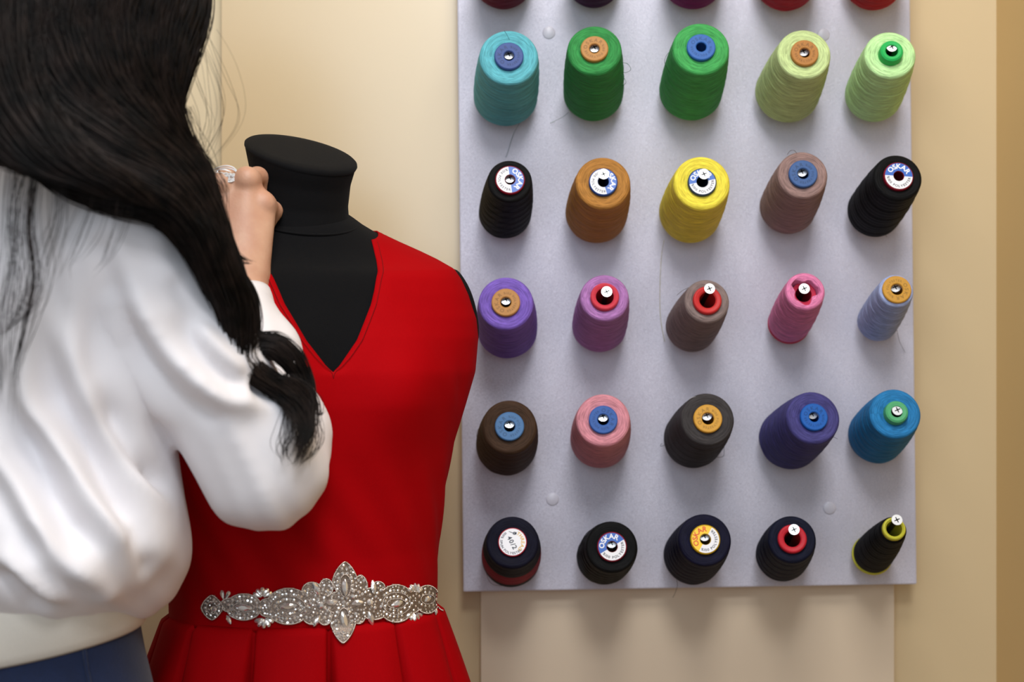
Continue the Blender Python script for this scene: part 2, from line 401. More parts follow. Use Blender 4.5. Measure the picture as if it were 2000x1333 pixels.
for idx, (fx, fy, fr, bx, by, br, tc, cap, head, label) in enumerate(CONES):
    row, colm = divmod(idx, 5)
    A = P(bx, by, YBASE); B = P(fx, fy, YFRONT)
    zx = (B-A); L = zx.length; zx.normalize()
    xx = (Vector((1, 0, 0))-zx*zx.x).normalized(); yx = zx.cross(xx)
    R = Matrix((xx, yx, zx)).transposed()
    root = tag(empty('thread_cone', A, R), label+(', row %s' % '' if False else ''), 'thread cone', 'cones of sewing thread on the rack')
    cones.append(root)
    rf, rb = fr/F*YFRONT, br/F*YBASE
    crgb, cr, chole, ch, kind, rot = cap
    rc = cr/F*YFRONT; rh = chole/F*YFRONT
    rin = min(rc*.93, rf*.7) if kind != 'hollow' else rf*.62
    # ---- wound thread
    prof = [(rb*.5, .001), (rb-.004, .0), (rb-.0012, .0012), (rb, .004)]
    ns = 46
    for i in range(1, ns):
        t = i/ns; z = .004+(L-.0048-.004)*t
        prof.append((rb+(rf-rb)*t**1.05+.0012*math.sin(PI*t), z))
    prof += [(rf, L-.0048)]
    for k in range(1, 6):
        a = k/5*PI/2; prof.append((rf-.0036*(1-math.cos(a)), L-.0048+.0042*math.sin(a)))
    for k in range(1, 9):
        t = k/8; prof.append((rf-.0036+(rin-rf+.0036)*t, L-.0006-.0016*t*t))
    prof.append((rin*.98, L-.010 if kind != 'hollow' else L-.03))
    ph = rng.random()*6; nb = rng.choice([5, 6, 7]); tl = rng.uniform(-.004, .006); amp = rng.uniform(.00018, .0004); ph2 = rng.random()*6
    caved = kind == 'hollow'
    def frf(r, z, t, L=L, ph=ph, nb=nb, tl=tl, amp=amp, ph2=ph2, rf=rf, rin=rin, caved=caved, rb=rb):
        side = max(0, min(1, z/.006))*max(0, min(1, (L-.006-z)/.01))
        s = (z+tl*math.cos(t+ph2)+.0022*math.sin(2*t+ph))/L*nb+ph
        saw = s-math.floor(s)
        saw = saw/.82 if saw < .82 else (1-saw)/.18
        r2 = r+side*amp*(saw-.5)*1.6+side*.0003*math.sin(s*19+t)
        if z > L-.003 and r < rf-.0034:
            z += .0003*math.sin(3*t+ph)+.00025*math.sin(r*2600+ph)
            if caved and r < rf*.75: r2 = r*(1+.16*math.sin(3*t+.6)+.12*math.sin(5*t+2)); 
        return r2, z
    v, f = lathe(prof, 72, frf)
    mats = [mat_thread(tc)]; fm = None
    if kind == 'forty':
        mats.append(mat_thread((150, 12, 52))); fm = []
        for q in f:
            zc = sum(v[i][2] for i in q)/4; rc_ = math.hypot(*v[q[0]][:2]); fm.append(1 if L*.18 < zc < L*.60 and rc_ > rb*.8 else 0)
    obj('wound_thread', v, f, mats, root, local=True, fm=fm)
    # ---- core with its cap
    top = L+ch
    mc = mat_plastic(crgb)
    zi = .0
    if kind == 'forty':
        pr = [(rc, L-.008), (rc, top-.0006), (rc-.0007, top), (0.00001, top)]
    elif kind == 'dome':
        pr = [(rc*1.02, L-.010), (rc, top-.004), (rc*.93, top-.0012), (rc*.78, top), (rh*1.08, top-.0003), (rh, top-.001), (rh, zi)]
    elif kind == 'hollow':
        pr = [(rin*1.02, L-.03), (rin*.99, L-.011), (rin*.9, L-.0105), (rh, L-.012), (rh*.97, zi)]
    elif kind == 'ring':
        pr = [(rc*1.01, L-.008), (rc, top-.0018), (rc-.0009, top-.0004), (rc-.002, top), (rh+.0014, top-.0006), (rh, top-.0016), (rh*.96, zi)]
    else:
        pr = [(rc*1.0, L-.008), (rc, top-.0009), (rc-.0009, top), (rh+.0008, top), (rh, top-.0006), (rh, top-.004), (rh*1.5, top-.006), (rh*1.5, zi)]
    v, f = lathe(pr, 48)
    capo = sharpen(obj('cap', v, f, mc, root, local=True), 24)
    # foot of the core, peeping out below the thread
    if kind in ('hollow',) or idx == 29:
        v, f = lathe([(rh*1.6, -.002), (rb*1.0, -.003), (rb+(.0012 if idx == 29 else .0002), -.0015), (rb+(.0006 if idx == 29 else .0), .0012), (rb*.9, .0012)], 48)
        obj('core_foot', v, f, mc, root, local=True)
    # ---- lettering
    zt = top+.00012
    if kind == 'emb':
        tv = merge(arc_text('OSKAR', rc*.66, 90+rot, .0056, zt, gap=.28), arc_text('%100 POLYESTER', rc*.66, 270+rot, .0034, zt, inward=False, gap=.2))
        o = obj('embossed_lettering', tv[0], tv[1], mat_plastic(blend(crgb, .80), .5), capo, local=True, smooth=False)
    elif kind in ('oskar', 'yellow'):
        r1 = rc-.0012
        a, fa = sector(rh+.0004, r1, rot, rot+180, zt); b, fb = sector(rh+.0004, r1, rot+180, rot+360, zt)
        V, Fc = merge((a, fa), (b, fb))
        lab = obj('label', V, Fc, [M_lab_blue if kind == 'oskar' else M_lab_yel, M_lab_white], root, local=True, smooth=False, fm=[0]*len(fa)+[1]*len(fb))
        t1 = arc_text('OSKAR', rc*.70, 90+rot, .0076, zt+.0001, gap=.06)
        obj('printed_name', t1[0], t1[1], M_ink_w if kind == 'oskar' else M_ink_r, lab, local=True, smooth=False)
        t2 = arc_text('%100 POLYESTER', rc*.72, 270+rot, .0038, zt+.0001, inward=True, gap=.14)
        obj('printed_line', t2[0], t2[1], M_ink, lab, local=True, smooth=False)
    elif kind == 'forty':
        a, fa = lathe([(rc-.0009, zt), (0.00001, zt+.0001)], 40)
        lab = obj('label', a, fa, M_lab_white, root, local=True, smooth=False)
        t2 = merge(line_text('40/2', -.0004, -.0006, -62, .0070, zt+.0002), arc_text('100% SPUN POLYESTER', rc*.78, 222, .0034, zt+.0002, inward=True, gap=.12))
        obj('printed_line', t2[0], t2[1], M_ink, lab, local=True, smooth=False)
        t1 = arc_text('THREAD', rc*.72, 5, .0052, zt+.0002, gap=.12)
        obj('printed_name', t1[0], t1[1], M_ink_g, lab, local=True, smooth=False)
        # small needle and spool mark at the top of the label
        nv = [(-.0040, .0115, zt+.0002), (-.0040, .0109, zt+.0002), (.0032, .0082, zt+.0002), (.0032, .0090, zt+.0002)]
        sp_ = sector(.0008, .0016, 0, 360, zt+.0002, 16); sp_ = ([(x+.0018, y+.0092, z) for x, y, z in sp_[0]], sp_[1])
        bx_ = [(.0022, .0082, zt+.0002), (.0040, .0078, zt+.0002), (.0046, .0108, zt+.0002), (.0036, .0100, zt+.0002), (.0026, .0112, zt+.0002)]
        mk = merge((nv, [(0, 1, 2, 3)]), sp_, (bx_, [(0, 1, 2, 3, 4)]))
        obj('needle_mark', mk[0], mk[1], M_ink, lab, local=True, smooth=False)
    # ---- the screw it hangs on (fixed in the board)
    sh = .0027
    if isinstance(head, tuple):
        out = .011 if idx not in (9, 24, 18) else (.006 if idx != 18 else -.001)
        Yh = (B-(-zx)*out).y
        Hh = P(head[0], head[1], Yh)
        base = A+yx*.0045
    else:
        out = -.0045 if head == 'in' else -.045
        Hh = B+zx*out+yx*(.0052 if head == 'in' else .003)
        base = A+yx*.0035
    dz = (Hh-base).normalized(); base = base-dz*((YB-base.y)/dz.y*-1) if False else base+dz*((YB-base.y)/dz.y)
    LL = (Hh-base).length
    x2 = (Vector((1, 0, 0))-dz*dz.x).normalized(); y2 = dz.cross(x2); R2 = Matrix((x2, y2, dz)).transposed()
    v, f, fm = peg_mesh(LL)
    v = [base+R2 @ Vector(p) for p in v]
    o = obj('screw', v, f, [M_steel, M_dark, M_shaft], rack, smooth=False, fm=fm)
    o.data.polygons.foreach_set('use_smooth', [i < 80 for i in range(len(o.data.polygons))])

# loose thread ends
def strand(cone_i, pts, rgb, r=.00022):
    c = catmull([tuple(P(*p)) for p in pts], 30)
    v, f = tube(c, r, 5)
    obj('loose_thread_end', v, f, mat_thread(rgb), cones[cone_i])
G1 = (40, 110, 60)
strand(5, [(1040,205,1.70),(1020,232,1.72),(1003,262,1.745),(994,290,1.748),(988,308,1.748)], (70,130,140))
strand(5, [(985,60,1.625),(990,68,1.620),(995,78,1.620)], (20,40,60))
strand(6, [(1110,220,1.71),(1100,228,1.73),(1085,236,1.745),(1074,241,1.748)], G1)
strand(6, [(1214,122,1.63),(1226,125,1.62),(1232,136,1.62),(1222,142,1.63),(1214,140,1.64)], G1)
strand(6, [(1213,145,1.64),(1222,158,1.64),(1220,165,1.65),(1214,168,1.66)], G1)
strand(7, [(1318,96,1.625),(1304,105,1.62),(1298,120,1.63),(1303,134,1.64),(1312,150,1.66)], G1)
strand(12, [(1297,470,1.73),(1292,500,1.747),(1289,560,1.748),(1290,620,1.748),(1298,668,1.748)], (200,190,90))
strand(13, [(1538,302,1.628),(1543,295,1.62),(1551,294,1.62),(1556,300,1.625)], (120,90,85))
strand(17, [(1345,562,1.63),(1333,568,1.62),(1322,577,1.62)], (100,90,90))
strand(19, [(1752,645,1.69),(1756,665,1.72),(1762,678,1.745),(1768,689,1.748)], (120,120,130))
strand(22, [(1414,870,1.69),(1414,888,1.70),(1410,893,1.71),(1400,894,1.715)], (50,48,50))
strand(22, [(1302,868,1.70),(1296,871,1.70),(1290,872,1.70),(1292,866,1.70)], (50,48,50))
strand(22, [(1345,781,1.621),(1352,777,1.619),(1359,775,1.619)], (190,190,190))
strand(25, [(950,1120,1.72),(955,1135,1.72),(965,1143,1.725),(980,1145,1.73)], (110,20,40))
strand(26, [(1163,1032,1.622),(1150,1038,1.615),(1140,1050,1.62),(1137,1062,1.64),(1139,1072,1.66)], (15,15,16))
strand(27, [(1322,1133,1.72),(1323,1145,1.735),(1319,1158,1.745),(1314,1168,1.748)], (18,18,28))
strand(23, [(1560,800,1.622),(1585,830,1.6205),(1610,845,1.6205),(1636,858,1.625)], (40,38,90), .0002)
strand(14, [(1728,455,1.71),(1732,463,1.715)], BLK)
strand(20, [(934,838,1.70),(931,850,1.70),(933,866,1.71)], (90,70,60))

# ------------------------------------------------------------------ mannequin + dress
MC = Vector((-.2, 1.485)); YAW = math.radians(20)
cY, sY = math.cos(YAW), math.sin(YAW)
def mw(x, y, z): return (MC.x+x*cY-y*sY, MC.y+x*sY+y*cY, H+z)
#      z      a     bf    bb
TAB = np.array([
 (-.62, .130, .090, .095), (-.50, .142, .098, .102), (-.40, .138, .094, .098), (-.32, .127, .091, .084), (-.262, .1245, .094, .082), (-.20, .1265, .096, .082),
 (-.14, .134, .103, .086), (-.10, .142, .108, .090), (-.06, .155, .112, .094), (-.03, .1645, .112, .096), (.003, .168, .106, .096), (.022, .1665, .100, .094),
 (.045, .159, .092, .088), (.062, .151, .084, .082), (.073, .144, .077, .076), (.082, .128, .070, .070), (.090, .110, .064, .066), (.099, .088, .056, .062), (.107, .070, .051, .056), (.112, .0600, .0490, .052), (.118, .0520, .0465, .047), (.123, .0440, .0410, .042), (.128, .036, .036, .036)])
def prof_at(z):
    return [float(np.interp(z, TAB[:, 0], TAB[:, k])) for k in (1, 2, 3)]
def form_pt(z, th, off=0., bust=.018):
    a, bf, bb = prof_at(z)
    a += off; s, c = math.sin(th), math.cos(th)
    b = (bf if c > 0 else bb)+off
    x = a*s; y = -b*c
    if c > 0:
        g = math.exp(-((abs(x)-.068)/.040)**2-((z+.045)/.050)**2)*bust*(c**.5)
        y -= g; x += g*.25*s
    wz = max(0., min(1., (z-.055)/.055)); z = z+(.36*min(y, 0)+.06*max(y, 0))*wz*wz*(3-2*wz)
    return x, y, z
zs = sorted(set(list(np.linspace(-.62, .128, 110))))
def ring_mesh(zlist, thf, off, n):
    V, Fc = [], []
    for z in zlist:
        for k in range(n): V.append(mw(*form_pt(z, 2*PI*k/n, off)))
    for i in range(len(zlist)-1):
        for k in range(n): Fc.append((i*n+k, i*n+(k+1) % n, (i+1)*n+(k+1) % n, (i+1)*n+k))
    return V, Fc
form = tag(empty('dress_form', mw(0, 0, -H)), 'black jersey tailor\'s mannequin wearing the red dress, its neck capped flat', 'mannequin')
v, f = ring_mesh(zs, None, 0, 96)
n = 96; f.append(tuple(range(n-1, -1, -1))); f.append(tuple(len(v)-n+k for k in range(n)))
obj('torso', v, f, M_black, form)
# neck
def capz(x, y): return .181+.42*y-.10*x
V, Fc = [], []; n = 72; m = 26
lev = [(-.030, .070, .060), (0, .052, .050)]
def neck_r(t):
    # t 0 (base) .. 1 (cap)
    a = np.interp(t, [0, .08, .2, .45, .75, .93, 1], [.0560, .0500, .0478, .0465, .0485, .0518, .0530])
    b = np.interp(t, [0, .08, .2, .45, .75, .93, 1], [.0600, .0495, .0448, .0425, .0460, .0510, .0525])
    return a, b
for i in range(m+1):
    t = i/m
    a, b = neck_r(t)
    for k in range(n):
        th = 2*PI*k/n; x = a*math.sin(th)-.0045; y = -b*math.cos(th)+.004*(1-t)
        zb = .101+.36*min(y, 0)+.06*max(y, 0)
        z = zb*(1-t)+(capz(x, y)-.003)*t
        V.append(mw(x, y, z))
for i in range(m):
    for k in range(n): Fc.append((i*n+k, i*n+(k+1) % n, (i+1)*n+(k+1) % n, (i+1)*n+k))
obj('neck', V, Fc, M_black, form)
V, Fc = [], []
for j, (s_, dz) in enumerate([(1.0, -.004), (1.022, -.0018), (1.018, .0002), (.985, .0016), (.8, .0022), (.5, .0026), (.2, .0028), (.001, .0028)]):
    for k in range(n):
        th = 2*PI*k/n; x = .053*s_*math.sin(th)-.004; y = -.0525*s_*math.cos(th); V.append(mw(x, y, capz(x, y)+dz))
for i in range(7):
    for k in range(n): Fc.append((i*n+k, i*n+(k+1) % n, (i+1)*n+(k+1) % n, (i+1)*n+k))
obj('neck_cap', V, Fc, M_black, form)
# seam ring at the neck base
pts = []
for k in range(73):
    th = 2*PI*k/72; a, b = neck_r(.10)
    x = .0520*math.sin(th)-.001; y = -.0478*math.cos(th); pts.append(mw(x, y, .1168+.36*min(y, 0)+.06*max(y, 0)))
v, f = tube(pts, .0011, 6); obj('neck_seam', v, f, M_black, form)
# arm plates
for sx in (-1, 1):
    V, Fc = [], []
    prof = [(.001, .010), (.5, .009), (.85, .006), (.97, .003), (1, -.002), (1, -.02)]
    for (s_, dx) in prof:
        for k in range(48):
            th = 2*PI*k/48
            yy = .044*s_*math.cos(th)+.016; zz = .044*s_*math.sin(th)+.030
            xx_ = .1640+dx-.22*(zz-.020)-.0*yy
            V.append(mw(sx*xx_, yy, zz))
    for i in range(5):
        for k in range(48):
            q = (i*48+k, i*48+(k+1) % 48, (i+1)*48+(k+1) % 48, (i+1)*48+k); Fc.append(q if sx < 0 else q[::-1])
    obj('arm_plate', V, Fc, M_black, form)
v, f = lathe([(.014, .03), (.014, .70)], 24); v = [(p[0]+MC.x, p[1]+MC.y, p[2]) for p in v]
obj('stand_pole', v, f, M_steel, form)
v, f = lathe([(.00001, 0), (.16, 0), (.165, .006), (.16, .014), (.03, .03), (.014, .045)], 48); v = [(p[0]+MC.x, p[1]+MC.y, p[2]) for p in v]
obj('stand_base', v, f, M_black, form)

# dress
dress = tag(empty('dress', mw(0, 0, -.9)), 'sleeveless red V-neck dress with a pleated skirt on the black mannequin', 'dress')
OFF = .0048
ZB, ZT = -.028, .1085
def vhalf(z):
    s = (z-ZB)/(ZT-ZB)
    return float(np.interp(s, [0, .04, .21, .45, .71, .88, 1], [0, .006, .0235, .0405, .0525, .0575, .0600]))
zl = list(np.linspace(-.262, ZB, 60))+list(np.linspace(ZB, ZT, 64))[1:]
nseg = 220
V, Fc = [], []
rr = random.Random(3)
def dress_wr(x, y, z, th):
    # soft pulls of the cloth
    d = .0012*math.sin(18*th+90*z)*math.exp(-((z+.17)/.06)**2)
    d += .0022*math.exp(-(((x-.100)*.8+(z+.02)*.6)/.012)**2)*math.exp(-((z+.01)/.06)**2)
    d += .0018*math.exp(-(((x+.100)*.8-(z+.02)*-.6)/.014)**2)*math.exp(-((z+.01)/.06)**2)
    d -= .0022*math.exp(-((x-.138)/.01)**2-((z+.055)/.035)**2)
    return d
for z in zl:
    a, bf, bb = prof_at(z)
    xv = vhalf(z) if z > ZB else 0
    t0 = math.asin(min(.98, xv/(a+OFF))) if xv > 0 else 0
    for k in range(nseg+1):
        th = t0+(2*PI-2*t0)*k/nseg
        off = OFF
        # sleeve caps stand off the form a little
        x, y, zz = form_pt(z, th, off)
        e = dress_wr(x, y, z, th)
        edge = min(k, nseg-k)
        if z > ZB and edge < 3: e -= .0006*(3-edge)
        L_ = math.hypot(x, y)
        x, y = x*(1+e/L_), y*(1+e/L_)
        V.append(mw(x, y, zz))
nr = nseg+1
for i in range(len(zl)-1):
    for k in range(nseg): Fc.append((i*nr+k, i*nr+k+1, (i+1)*nr+k+1, (i+1)*nr+k))
bod = obj('bodice', V, Fc, M_red, dress)
bm = bmesh.new(); bm.from_mesh(bod.data); bmesh.ops.remove_doubles(bm, verts=bm.verts, dist=.0001); bm.to_mesh(bod.data); bm.free()
mod_solid(bod, .0016, -1)
# neckline topstitching
pts = []
for sg in (1, -1):
    for z in (np.linspace(ZT-.002, ZB-.006, 60) if sg == 1 else np.linspace(ZB-.006, ZT-.002, 60)[1:]):
        a, bf, bb = prof_at(z); xv = (vhalf(z) if z > ZB else 0)+.0042*min(1, (z-ZB+.006)/.02)
        th = math.asin(min(.99, xv/(a+OFF)))*sg
        x, y, zz = form_pt(z, th, OFF+.0001); pts.append(mw(x, y, zz))
v, f = tube(pts, .00028, 4); obj('neckline_stitching', v, f, mat_cloth('dark_red_stitch', (110, 0, 5), .95, 1400, .0001, 0.), dress)
# skirt
V, Fc = [], []
zl2 = list(np.linspace(-.258, -.34, 30))+list(np.linspace(-.35, -.80, 30))
nk = 480; NP = 12
for z in zl2:
    d = -.258-z
    a0, bf0, bb0 = prof_at(-.262)
    g = .30*d/(1+.9*d)+.0045*min(1, d/.006)
    a = a0+OFF+g*1.30; bf = bf0+OFF+g*.9; bb = bb0+OFF+g
    dep = min(.035, .0060+d*.36)
    for k in range(nk):
        th = 2*PI*k/nk
        u = (th/(2*PI)*NP+.0) % 1.0
        uu = abs(u-.0) if u < .5 else 1-u
        sg = 1 if math.sin(th) > 0 else -1
        # knife pleats: sharp valley beside a rounded ridge
        p = min(1, uu/(.05+.25*d))**.8*(.55+.45*math.sin(PI*min(.5, uu+.12)))
        e = dep*(p-1)
        x = a*math.sin(th); y = -(bf if math.cos(th) > 0 else bb)*math.cos(th)
        L_ = math.hypot(x, y); V.append(mw(x*(1+e/L_), y*(1+e/L_), z))
for i in range(len(zl2)-1):
    for k in range(nk): Fc.append((i*nk+(k+1) % nk, i*nk+k, (i+1)*nk+k, (i+1)*nk+(k+1) % nk))
sk = obj('skirt', V, Fc, M_red, dress); mod_solid(sk, .0015, -1)

# ------------------------------------------------------------------ rhinestone belt
dep = bpy.context.evaluated_depsgraph_get(); dep.update()
bv, bf_ = [], []
for o in (bod, sk):
    M = MW[dress.name]; k0 = len(bv)
    bv += [M @ p.co for p in o.data.vertices]; bf_ += [tuple(i+k0 for i in p.vertices) for p in o.data.polygons]
bvh = BVHTree.FromPolygons(bv, bf_)
CP = Vector((0, 0, H))
def hit(cx, cy):
    """belt drawing coordinates (a strip around the waist) -> point and frame on the dress"""
    px, py = 380+cx/3.846, 1070+cy/3.846
    d = (P(px, py, 1.4)-CP).normalized()
    h, nrm, _, _ = bvh.ray_cast(CP, d)
    if h is None or h.y > 1.56:
        return None
    if nrm.dot(d) > 0: nrm = -nrm
    # smooth normal of the waist
    loc = ((h.x-MC.x)*cY+(h.y-MC.y)*sY, -(h.x-MC.x)*sY+(h.y-MC.y)*cY)
    nx, ny = loc[0]/.127**2, loc[1]/.097**2; l = math.hypot(nx, ny); nx /= l; ny /= l
    nw = Vector((nx*cY-ny*sY, nx*sY+ny*cY, 0)).normalized()
    if nw.dot(d) > -.16: return None
    return h, nw
belt = empty('rhinestone_belt', P(648, 1178, 1.375))
tag(belt, 'sparkling silver rhinestone belt with a pointed star centre across the dress waist', 'belt')
SHP = []   # (type, params) outline shapes: ellipse (cx,cy,rx,ry)  /  leaf polygon
EL = [(140,450,78,92),(375,445,130,98),(705,440,165,135),(880,330,75,70),(880,500,75,75),(985,300,50,65),(975,520,50,60),(1125,250,92,142),(1110,560,92,155),(1240,300,50,90),(1225,510,50,60),(1125,415,150,90),(940,420,80,80),(1340,420,130,120),(1370,300,50,45),(1505,420,135,140),(1735,390,88,105),(1860,400,58,75),(265,430,60,50),(560,450,80,70),(1630,410,60,80)]
def inside(x, y, g=0):
    for (cx, cy, rx, ry) in EL:
        p = 2 if cx not in (1125, 1110, 140) or (cx == 1125 and cy == 415) else 1.45
        if (abs(x-cx)/(rx+g))**p+(abs(y-cy)/(ry+g))**p < 1: return True
    return False
# backing grid
st = 14; pts = {}; V = []; Fc = []
for gx in range(2, 142):
    for gy in range(4, 56):
        if not inside(gx*st, gy*st, 2): continue
        for c in ((gx, gy), (gx+1, gy), (gx+1, gy+1), (gx, gy+1)):
            if c not in pts:
                h = hit(c[0]*st-7, c[1]*st-7)
                if h is None: pts[c] = None
                else: V.append(h[0]+h[1]*.0016); pts[c] = len(V)-1
        q = [pts[c] for c in ((gx, gy), (gx, gy+1), (gx+1, gy+1), (gx+1, gy))]
        if None not in q: Fc.append(tuple(q))
M_back = mat_plain('dark_silver_beadwork', (150, 136, 126), .35, .8, .4, 900, .0008)
M_gem = mat_plain('foiled_crystal', (246, 243, 240), .10, .8, .04, 300)
M_silver = mat_plain('silver_seed_bead', (206, 196, 188), .22, 1.0, .1, 500)
bk = obj('beaded_backing', V, Fc, M_back, belt); mod_solid(bk, .0009, 0)
def gem_mesh(kind, n=8):
    V, Fc = [], []
    if kind == 'round': out = [(math.cos(2*PI*k/10), math.sin(2*PI*k/10)) for k in range(10)]
    elif kind == 'marquise':
        out = []
        for k in range(14):
            t = 2*PI*k/14; out.append((math.cos(t), math.sin(t)*(1-.42*abs(math.cos(t)))))
    else:
        out = []
        for k in range(12):
            t = 2*PI*k/12; out.append((math.cos(t), math.sin(t)*(.60+.34*math.cos(t))))
    m = len(out)
    for (s_, z) in ((1, -.25), (1.0, .12), (.55, .62)):
        for k, (x, y) in enumerate(out):
            a = 0
            V.append((x*s_, y*s_, z))
    V.append((0, 0, .66))
    for k in range(m):
        k2 = (k+1) % m
        Fc.append((k, k2, m+k2, m+k)); Fc.append((m+k, m+k2, 2*m+k)); Fc.append((m+k2, 2*m+k2, 2*m+k)); Fc.append((2*m+k, 2*m+k2, 3*m))
    return V, Fc
GM = {k: gem_mesh(k) for k in ('round', 'marquise', 'drop')}
def gem_meshdata(k):
    me = bpy.data.meshes.new(k+'_crystal'); me.from_pydata(GM[k][0], [], GM[k][1]); me.materials.append(M_gem); me.update(); return me
GMD = {k: gem_meshdata(k) for k in GM}
U = 1/3.846/F*1.38   # belt drawing unit in metres
brng = random.Random(11)
stuffV, stuffF = [], []
placed = []; count_round = 0
def gem(kind, cx, cy, lx, ly, ang, lift=.0018, part=True):
    global stuffV, stuffF
    h = hit(cx, cy)
    if h is None: return
    p, nw = h
    right = Vector((0, 0, 1)).cross(nw)*-1
    right = nw.cross(Vector((0, 0, 1)))*-1
    if right.x < 0: right = -right
    up = Vector((0, 0, 1)); a = math.radians(ang)
    ax = right*math.cos(a)+up*math.sin(a); ay = nw.cross(ax)
    tw = Matrix.Rotation(brng.uniform(-.28, .28), 3, ax) @ Matrix.Rotation(brng.uniform(-.28, .28), 3, ay)
    n2 = tw @ nw; ax = (ax-n2*ax.dot(n2)).normalized(); ay = n2.cross(ax)
    R = Matrix((ax, ay, n2)).transposed()
    loc = p+nw*lift; s_ = (lx*U, ly*U, min(lx, ly)*U*.9)
    placed.append((cx, cy, max(lx, ly)*.9 if kind == 'round' else ly))
    if part:
        o = bpy.data.objects.new({'round': 'round_rhinestone', 'marquise': 'marquise_crystal', 'drop': 'teardrop_crystal'}[kind], GMD[kind]); COL.objects.link(o)
        M = Matrix.Translation(loc) @ R.to_4x4() @ Matrix.Diagonal((*s_, 1))
        o.parent = belt; o.matrix_basis = MW[belt.name].inverted() @ M
    else:
        k0 = len(stuffV); stuffV += [loc+R @ Vector((q[0]*s_[0], q[1]*s_[1], q[2]*s_[2])) for q in GM[kind][0]]
        stuffF += [tuple(i+k0 for i in q) for q in GM[kind][1]]
MQ = [(375,448,68,30,-6),(705,440,66,28,5),(910,305,58,26,-62),(915,548,48,22,58),(1125,290,72,28,88),(1120,545,80,30,-80),(1030,408,48,26,8),(1215,415,48,26,8),
      (1335,295,55,27,86),(1315,530,58,27,-72),(1505,420,54,28,10),(1735,385,46,26,22),(265,540,38,18,-60),(1838,312,32,16,-60),(1797,482,28,16,80),(155,458,26,24,0)]
for q in MQ: gem('marquise', *q, lift=.0024)
for (cx, cy, angs) in ((515,375,(30,60,92,125,155)),(525,525,(-25,-58,-92,-125,-158)),(1645,345,(35,65,92,120,150)),(1640,480,(-30,-60,-92,-122,-150)),(232,395,(60,110))):
    for a in angs:
        r = 44; gem('drop', cx+r*math.cos(math.radians(a)), cy-r*math.sin(math.radians(a)), 36, 25, a, lift=.002)
gem('round', 945, 430, 26, 26, 0, .0026); gem('round', 1310, 408, 26, 26, 0, .0026); gem('round', 1180, 365, 17, 17, 0, .0026)
ringsE = [(375,448,92,54,20),(375,448,118,82,24),(705,440,98,54,22),(705,440,140,92,30),(1505,420,84,52,18),(1505,420,118,98,26),(1735,388,66,52,14),(140,450,52,62,14),(1862,400,36,46,10),
          (1125,285,58,98,20),(1115,550,60,112,20)]
cand = []
for (cx, cy, rx, ry, nn) in ringsE:
    for k in range(nn):
        t = 2*PI*k/nn; cand.append((cx+rx*math.cos(t), cy+ry*math.sin(t), 14))
for k in range(9000): cand.append((brng.uniform(60, 1920), brng.uniform(90, 725), brng.choice([15, 13, 11, 9])))
def free(x, y, r):
    for (a, b, c) in placed:
        if (x-a)**2+(y-b)**2 < (r+c)**2*.92: return False
    for (mx, my, lx, ly, an) in MQ:
        a = math.radians(-an); dx, dy = x-mx, y-my
        u_ = dx*math.cos(a)+dy*math.sin(a); v_ = -dx*math.sin(a)+dy*math.cos(a)
        if (u_/(lx+r*.8))**2+(v_/(ly+r*.8))**2 < 1: return False
    return True
for (x, y, r) in cand:
    if inside(x, y, -r*.4) and free(x, y, r):
        part = count_round < 96; count_round += 1
        gem('round', x, y, r, r, brng.uniform(0, 90), .0018, part)
o = obj('small_rhinestones', stuffV, stuffF, M_gem, belt, smooth=False); o['kind'] = 'stuff'
# seed-bead edging
V, Fc = [], []
def bead(p, r):
    k0 = len(V)
    for i in range(1, 4):
        for k in range(6):
            a, b = PI*i/4, 2*PI*k/6; V.append(p+Vector((math.sin(a)*math.cos(b), math.sin(a)*math.sin(b), math.cos(a)))*r)
    V.append(p+Vector((0, 0, r))); V.append(p-Vector((0, 0, r)))
    for i in range(2):
        for k in range(6): Fc.append((k0+i*6+k, k0+(i+1)*6+k, k0+(i+1)*6+(k+1) % 6, k0+i*6+(k+1) % 6))
    for k in range(6): Fc.append((k0+18, k0+k, k0+(k+1) % 6)); Fc.append((k0+19, k0+12+(k+1) % 6, k0+12+k))
for ei, (cx, cy, rx, ry) in enumerate(EL):
    p_ = 1.45 if (cx, cy) in ((1125, 250), (1110, 560), (140, 450)) else 2
    nn = int(2*PI*math.sqrt((rx*rx+ry*ry)/2)/9)
    for k in range(nn):
        t = 2*PI*k/nn; c_, s_ = math.cos(t), math.sin(t)
        e = 2/p_; x = cx+rx*abs(c_)**e*(1 if c_ > 0 else -1); y = cy+ry*abs(s_)**e*(1 if s_ > 0 else -1)
        if inside(x, y, -6): continue
        h = hit(x, y)
        if h: bead(h[0]+h[1]*.0022, .0009)
for (cx, cy, rx, ry, nn) in ringsE:
    for k in range(int(nn*2.2)):
        t = 2*PI*k/(nn*2.2); h = hit(cx+(rx-15)*math.cos(t), cy+(ry-15)*math.sin(t))
        if h: bead(h[0]+h[1]*.0026, .0007)
o = obj('seed_bead_edging', V, Fc, M_silver, belt); o['kind'] = 'stuff'

